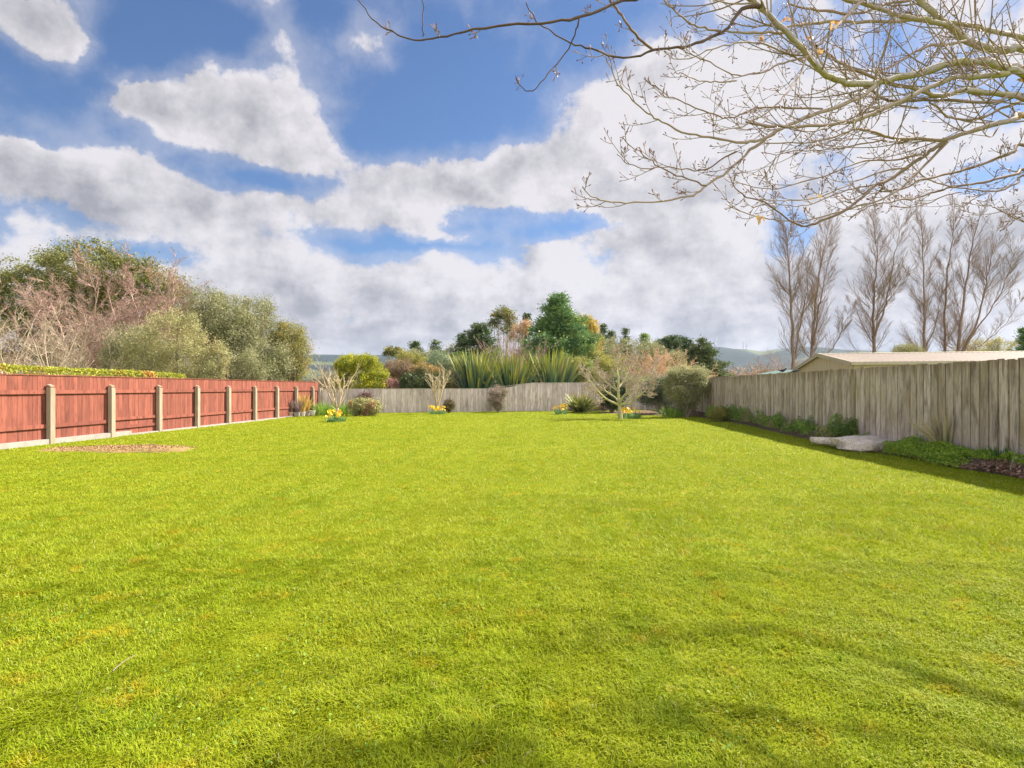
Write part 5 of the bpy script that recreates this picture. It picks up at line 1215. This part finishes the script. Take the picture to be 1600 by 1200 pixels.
    o = tw.build('twigs', M_limb, root, smooth=True); bud.build('buds', M_bud, root)
    # a few curled dead leaves still hanging on
    for x, y, dd in ((1226, 30, 4.9), (1268, 60, 4.7), (1188, 64, 4.6), (1597, 123, 4.7), (1272, 309, 4.3), (1190, 342, 4.1), (1305, 38, 4.9), (1282, 82, 4.8), (1592, 182, 4.6)):
        g = Geo(); c = PX(x, y, dd*.62); n = 5; V, Q = leaf_quads(rg, c+rg.normal(size=(n, 3))*.010, .03, .018); g.add(V, Q, r=np.repeat(rg.random(n), 4)); g.build('dead_leaf', M_dead, root)
def limb_mat():
    t = NT('mossy_grey_limb'); p = t.pos(); n = t.noise(p, 9, 5, .6); n2 = t.noise(p, 70, 5, .65); tv = t.attr('tv')
    c = t.mix(t.rng(n2, .35, .65), (.42, .385, .33), (.27, .24, .19))
    g = t.N.new('ShaderNodeNewGeometry'); s = t.N.new('ShaderNodeSeparateXYZ'); t.L.new(g.outputs['Normal'], s.inputs[0])
    m = t.math('ADD', n, t.rng(s.outputs[2], -1, 1, .14, -.13))      # moss keeps to the damp underside
    c = t.mix(t.rng(m, .49, .62, 0, .8), c, (.29, .27, .095))
    c = t.mix(t.rng(tv, .15, .8, 1, 0), c, t.mix(t.attr('rnd'), (.20, .13, .10), (.33, .25, .20)))
    return t.bsdf(c, .85, .2, normal=t.bump(n2, .6, .004))
M_limb = limb_mat()
M_darklimb = bark('dark_brown_limb', (.13, .085, .06), (.085, .055, .04))
M_bud = foliage('red_brown_buds', (.16, .07, .05), (.30, .15, .10), trans=.001)
M_dead = foliage('dead_leaves', (.50, .24, .08), (.62, .42, .20))
overhead_tree()

# ------------------------------------------------------------------ hills and turbines
def hill_mat():
    t = NT('hill_pasture_and_forest'); p = t.pos(); n = t.noise(p, .0035, 5, .6, .8); n2 = t.noise(t.add(p, (900, 100, 0)), .012, 5, .6)
    c = t.mix(t.rng(n2, .35, .65), (.05, .07, .03), (.085, .095, .035)); c = t.mix(t.rng(n, .43, .47), c, (.014, .024, .022))
    return t.bsdf(c, .95, .1)
def hills():
    M_hill = hill_mat()
    na, nr = 560, 34; az = np.linspace(R(-75), R(75), na); rr = np.linspace(900, 4200, nr)
    px = 800+F*np.tan(np.clip(az, -1.2, 1.2))
    ctrl_x = [-4000, -600, 0, 300, 480, 620, 750, 900, 1050, 1090, 1120, 1145, 1165, 1185, 1195, 1215, 1250, 1290, 1330, 1420, 1600, 2200, 4000]
    ctrl_y = [560, 552, 556, 558, 557, 557, 560, 562, 556, 549, 548, 549, 549, 552, 552, 549, 546, 550, 556, 560, 556, 552, 560]
    el = (HOR-np.interp(px, ctrl_x, ctrl_y))/F*np.cos(az)
    RR, AZ = np.meshgrid(rr, az); EL = el[:, None]; peak = 3000.0
    f = np.clip((RR-900)/(peak-900), 0, 1); f = f*f*(3-2*f); bk = np.clip((4300-RR)/(4300-peak), 0, 1)
    Z = EL*peak*f*np.minimum(1, bk**.5)
    X = RR*np.sin(AZ); Y = RR*np.cos(AZ)
    nz = (vnoise(X+9000, Y+9000, 1/420, 61)-.5)*70+(vnoise(X+9000, Y+9000, 1/160, 62)-.5)*26
    Z = Z+nz*f*(1-np.clip((RR-2500)/500, 0, 1)*.93)*(RR < 3050)-2*(1-f)+EYE*f
    V = np.stack([X, Y, Z], -1).reshape(-1, 3); ii = np.arange(na*nr).reshape(na, nr)
    Q = np.stack([ii[:-1, :-1], ii[1:, :-1], ii[1:, 1:], ii[:-1, 1:]], -1).reshape(-1, 4)
    tag(mesh('hills', V, Q, mat=M_hill, smooth=True), kind='structure', label='distant green and dark wooded hills')
hills()
M_white = plain('turbine_paint', (.45, .47, .52), (.5, .52, .56), .1)
def turbine(label, px, py0, pyh, Yt, ang, seed):
    b = PX(px, py0, Yt); h = PX(px, pyh, Yt); root = empty('wind_turbine', b, label, 'wind turbine', 'wind turbines on the distant hill')
    H = h[2]-b[2]; bl = H*.62; g = Geo()
    add_tubes(g, np.array([b-[0, 0, 8], b*.5+h*.5, h])[None], np.array([[2.9, 2.4, 1.9]]), 10, rs); g.build('tower', M_white, root)
    g = Geo(); g.add(boxv(h+[-2, -4, -1.5], (4, 0, 0), (0, 9, 0), (0, 0, 3.5)), BOXQ); g.build('nacelle', M_white, root)
    for k in range(3):
        a = ang+k*2*PI/3; d = np.array([math.sin(a), 0, math.cos(a)]); s = np.array([math.cos(a), 0, -math.sin(a)]); c = h+[0, -5.5, .3]; g = Geo()
        v = []
        for f, w in ((0, 1.6), (.2, 3.0), (.6, 2.0), (1, .5)):
            q = c+d*bl*f; v += [q-s*w/2-[0, .4, 0], q+s*w/2-[0, .4, 0], q+s*w/2+[0, .4, 0], q-s*w/2+[0, .4, 0]]
        Q = [[j*4+i, j*4+(i+1) % 4, (j+1)*4+(i+1) % 4, (j+1)*4+i] for j in range(3) for i in range(4)]+[[12, 13, 14, 15]]
        g.add(v, Q); g.build('blade', M_white, root)
turbine('left wind turbine on the distant hill crest beside the wide pines', 1116.5, 548, 533.5, 3000, .55, 1)
turbine('taller right wind turbine on the distant hill crest', 1161.5, 549, 537.5, 2950, 1.75, 2)
turbine('faint small wind turbine just right of the taller one', 1166, 550, 541, 3300, .3, 3)

# ------------------------------------------------------------------ far tree belts, each one mass
def belt(name, label, x0, x1, Yf, h, n, mat, seed):
    rg = np.random.default_rng(seed); x = rg.uniform(x0, x1, n); top = h*(.45+.75*vnoise(x+3000, x*0+seed, 3/h/4, seed)+.25*vnoise(x+3000, x*0, 1.2, seed+1))
    y = Yf+rg.uniform(-1, 1, n)*h*.6; z = top*np.sqrt(rg.random(n))*np.sqrt(np.clip(1-((y-Yf)/(h*.6))**2, .05, 1)); s = Yf/110
    V, Q = leaf_quads(rg, np.stack([x, y, z], -1), .34*s, .2*s); g = Geo(); g.add(V, Q, r=np.repeat(np.clip(rg.random(n)*.5+.5*vnoise(x+3000, z*0, .8, 5), 0, 1), 4))
    tag(g.build(name, mat), label, 'trees', kind='stuff')
belt('far_tree_belt', 'far belt of mixed green and brown trees beyond the back fence', -110, 75, 140, 4.6, 30000, foliage('far_mixed', (.05, .075, .03), (.17, .16, .075), (.20, .14, .08), sc=.15), 401)
belt('far_brown_belt', 'far belt of brown leafless trees beyond the right fence', 45, 190, 130, 5.6, 20000, foliage('far_brown', (.14, .10, .07), (.32, .22, .15)), 402)
# ------------------------------------------------------------------ haze
def haze():
    g = Geo(); g.add(boxv((-4600, -3200, -3), (9200, 0, 0), (0, 7700, 0), (0, 0, 262)), BOXQ)
    m = bpy.data.materials.new('air_haze'); m.use_nodes = True; nt = m.node_tree; nt.nodes.clear()
    v = nt.nodes.new('ShaderNodeVolumePrincipled'); v.inputs['Color'].default_value = (.62, .76, 1, 1); v.inputs['Density'].default_value = .00007; v.inputs['Anisotropy'].default_value = .2
    o = nt.nodes.new('ShaderNodeOutputMaterial'); nt.links.new(v.outputs[0], o.inputs['Volume'])
    tag(g.build('haze', m), kind='stuff', label='thin blue air haze over the far hills')
haze()
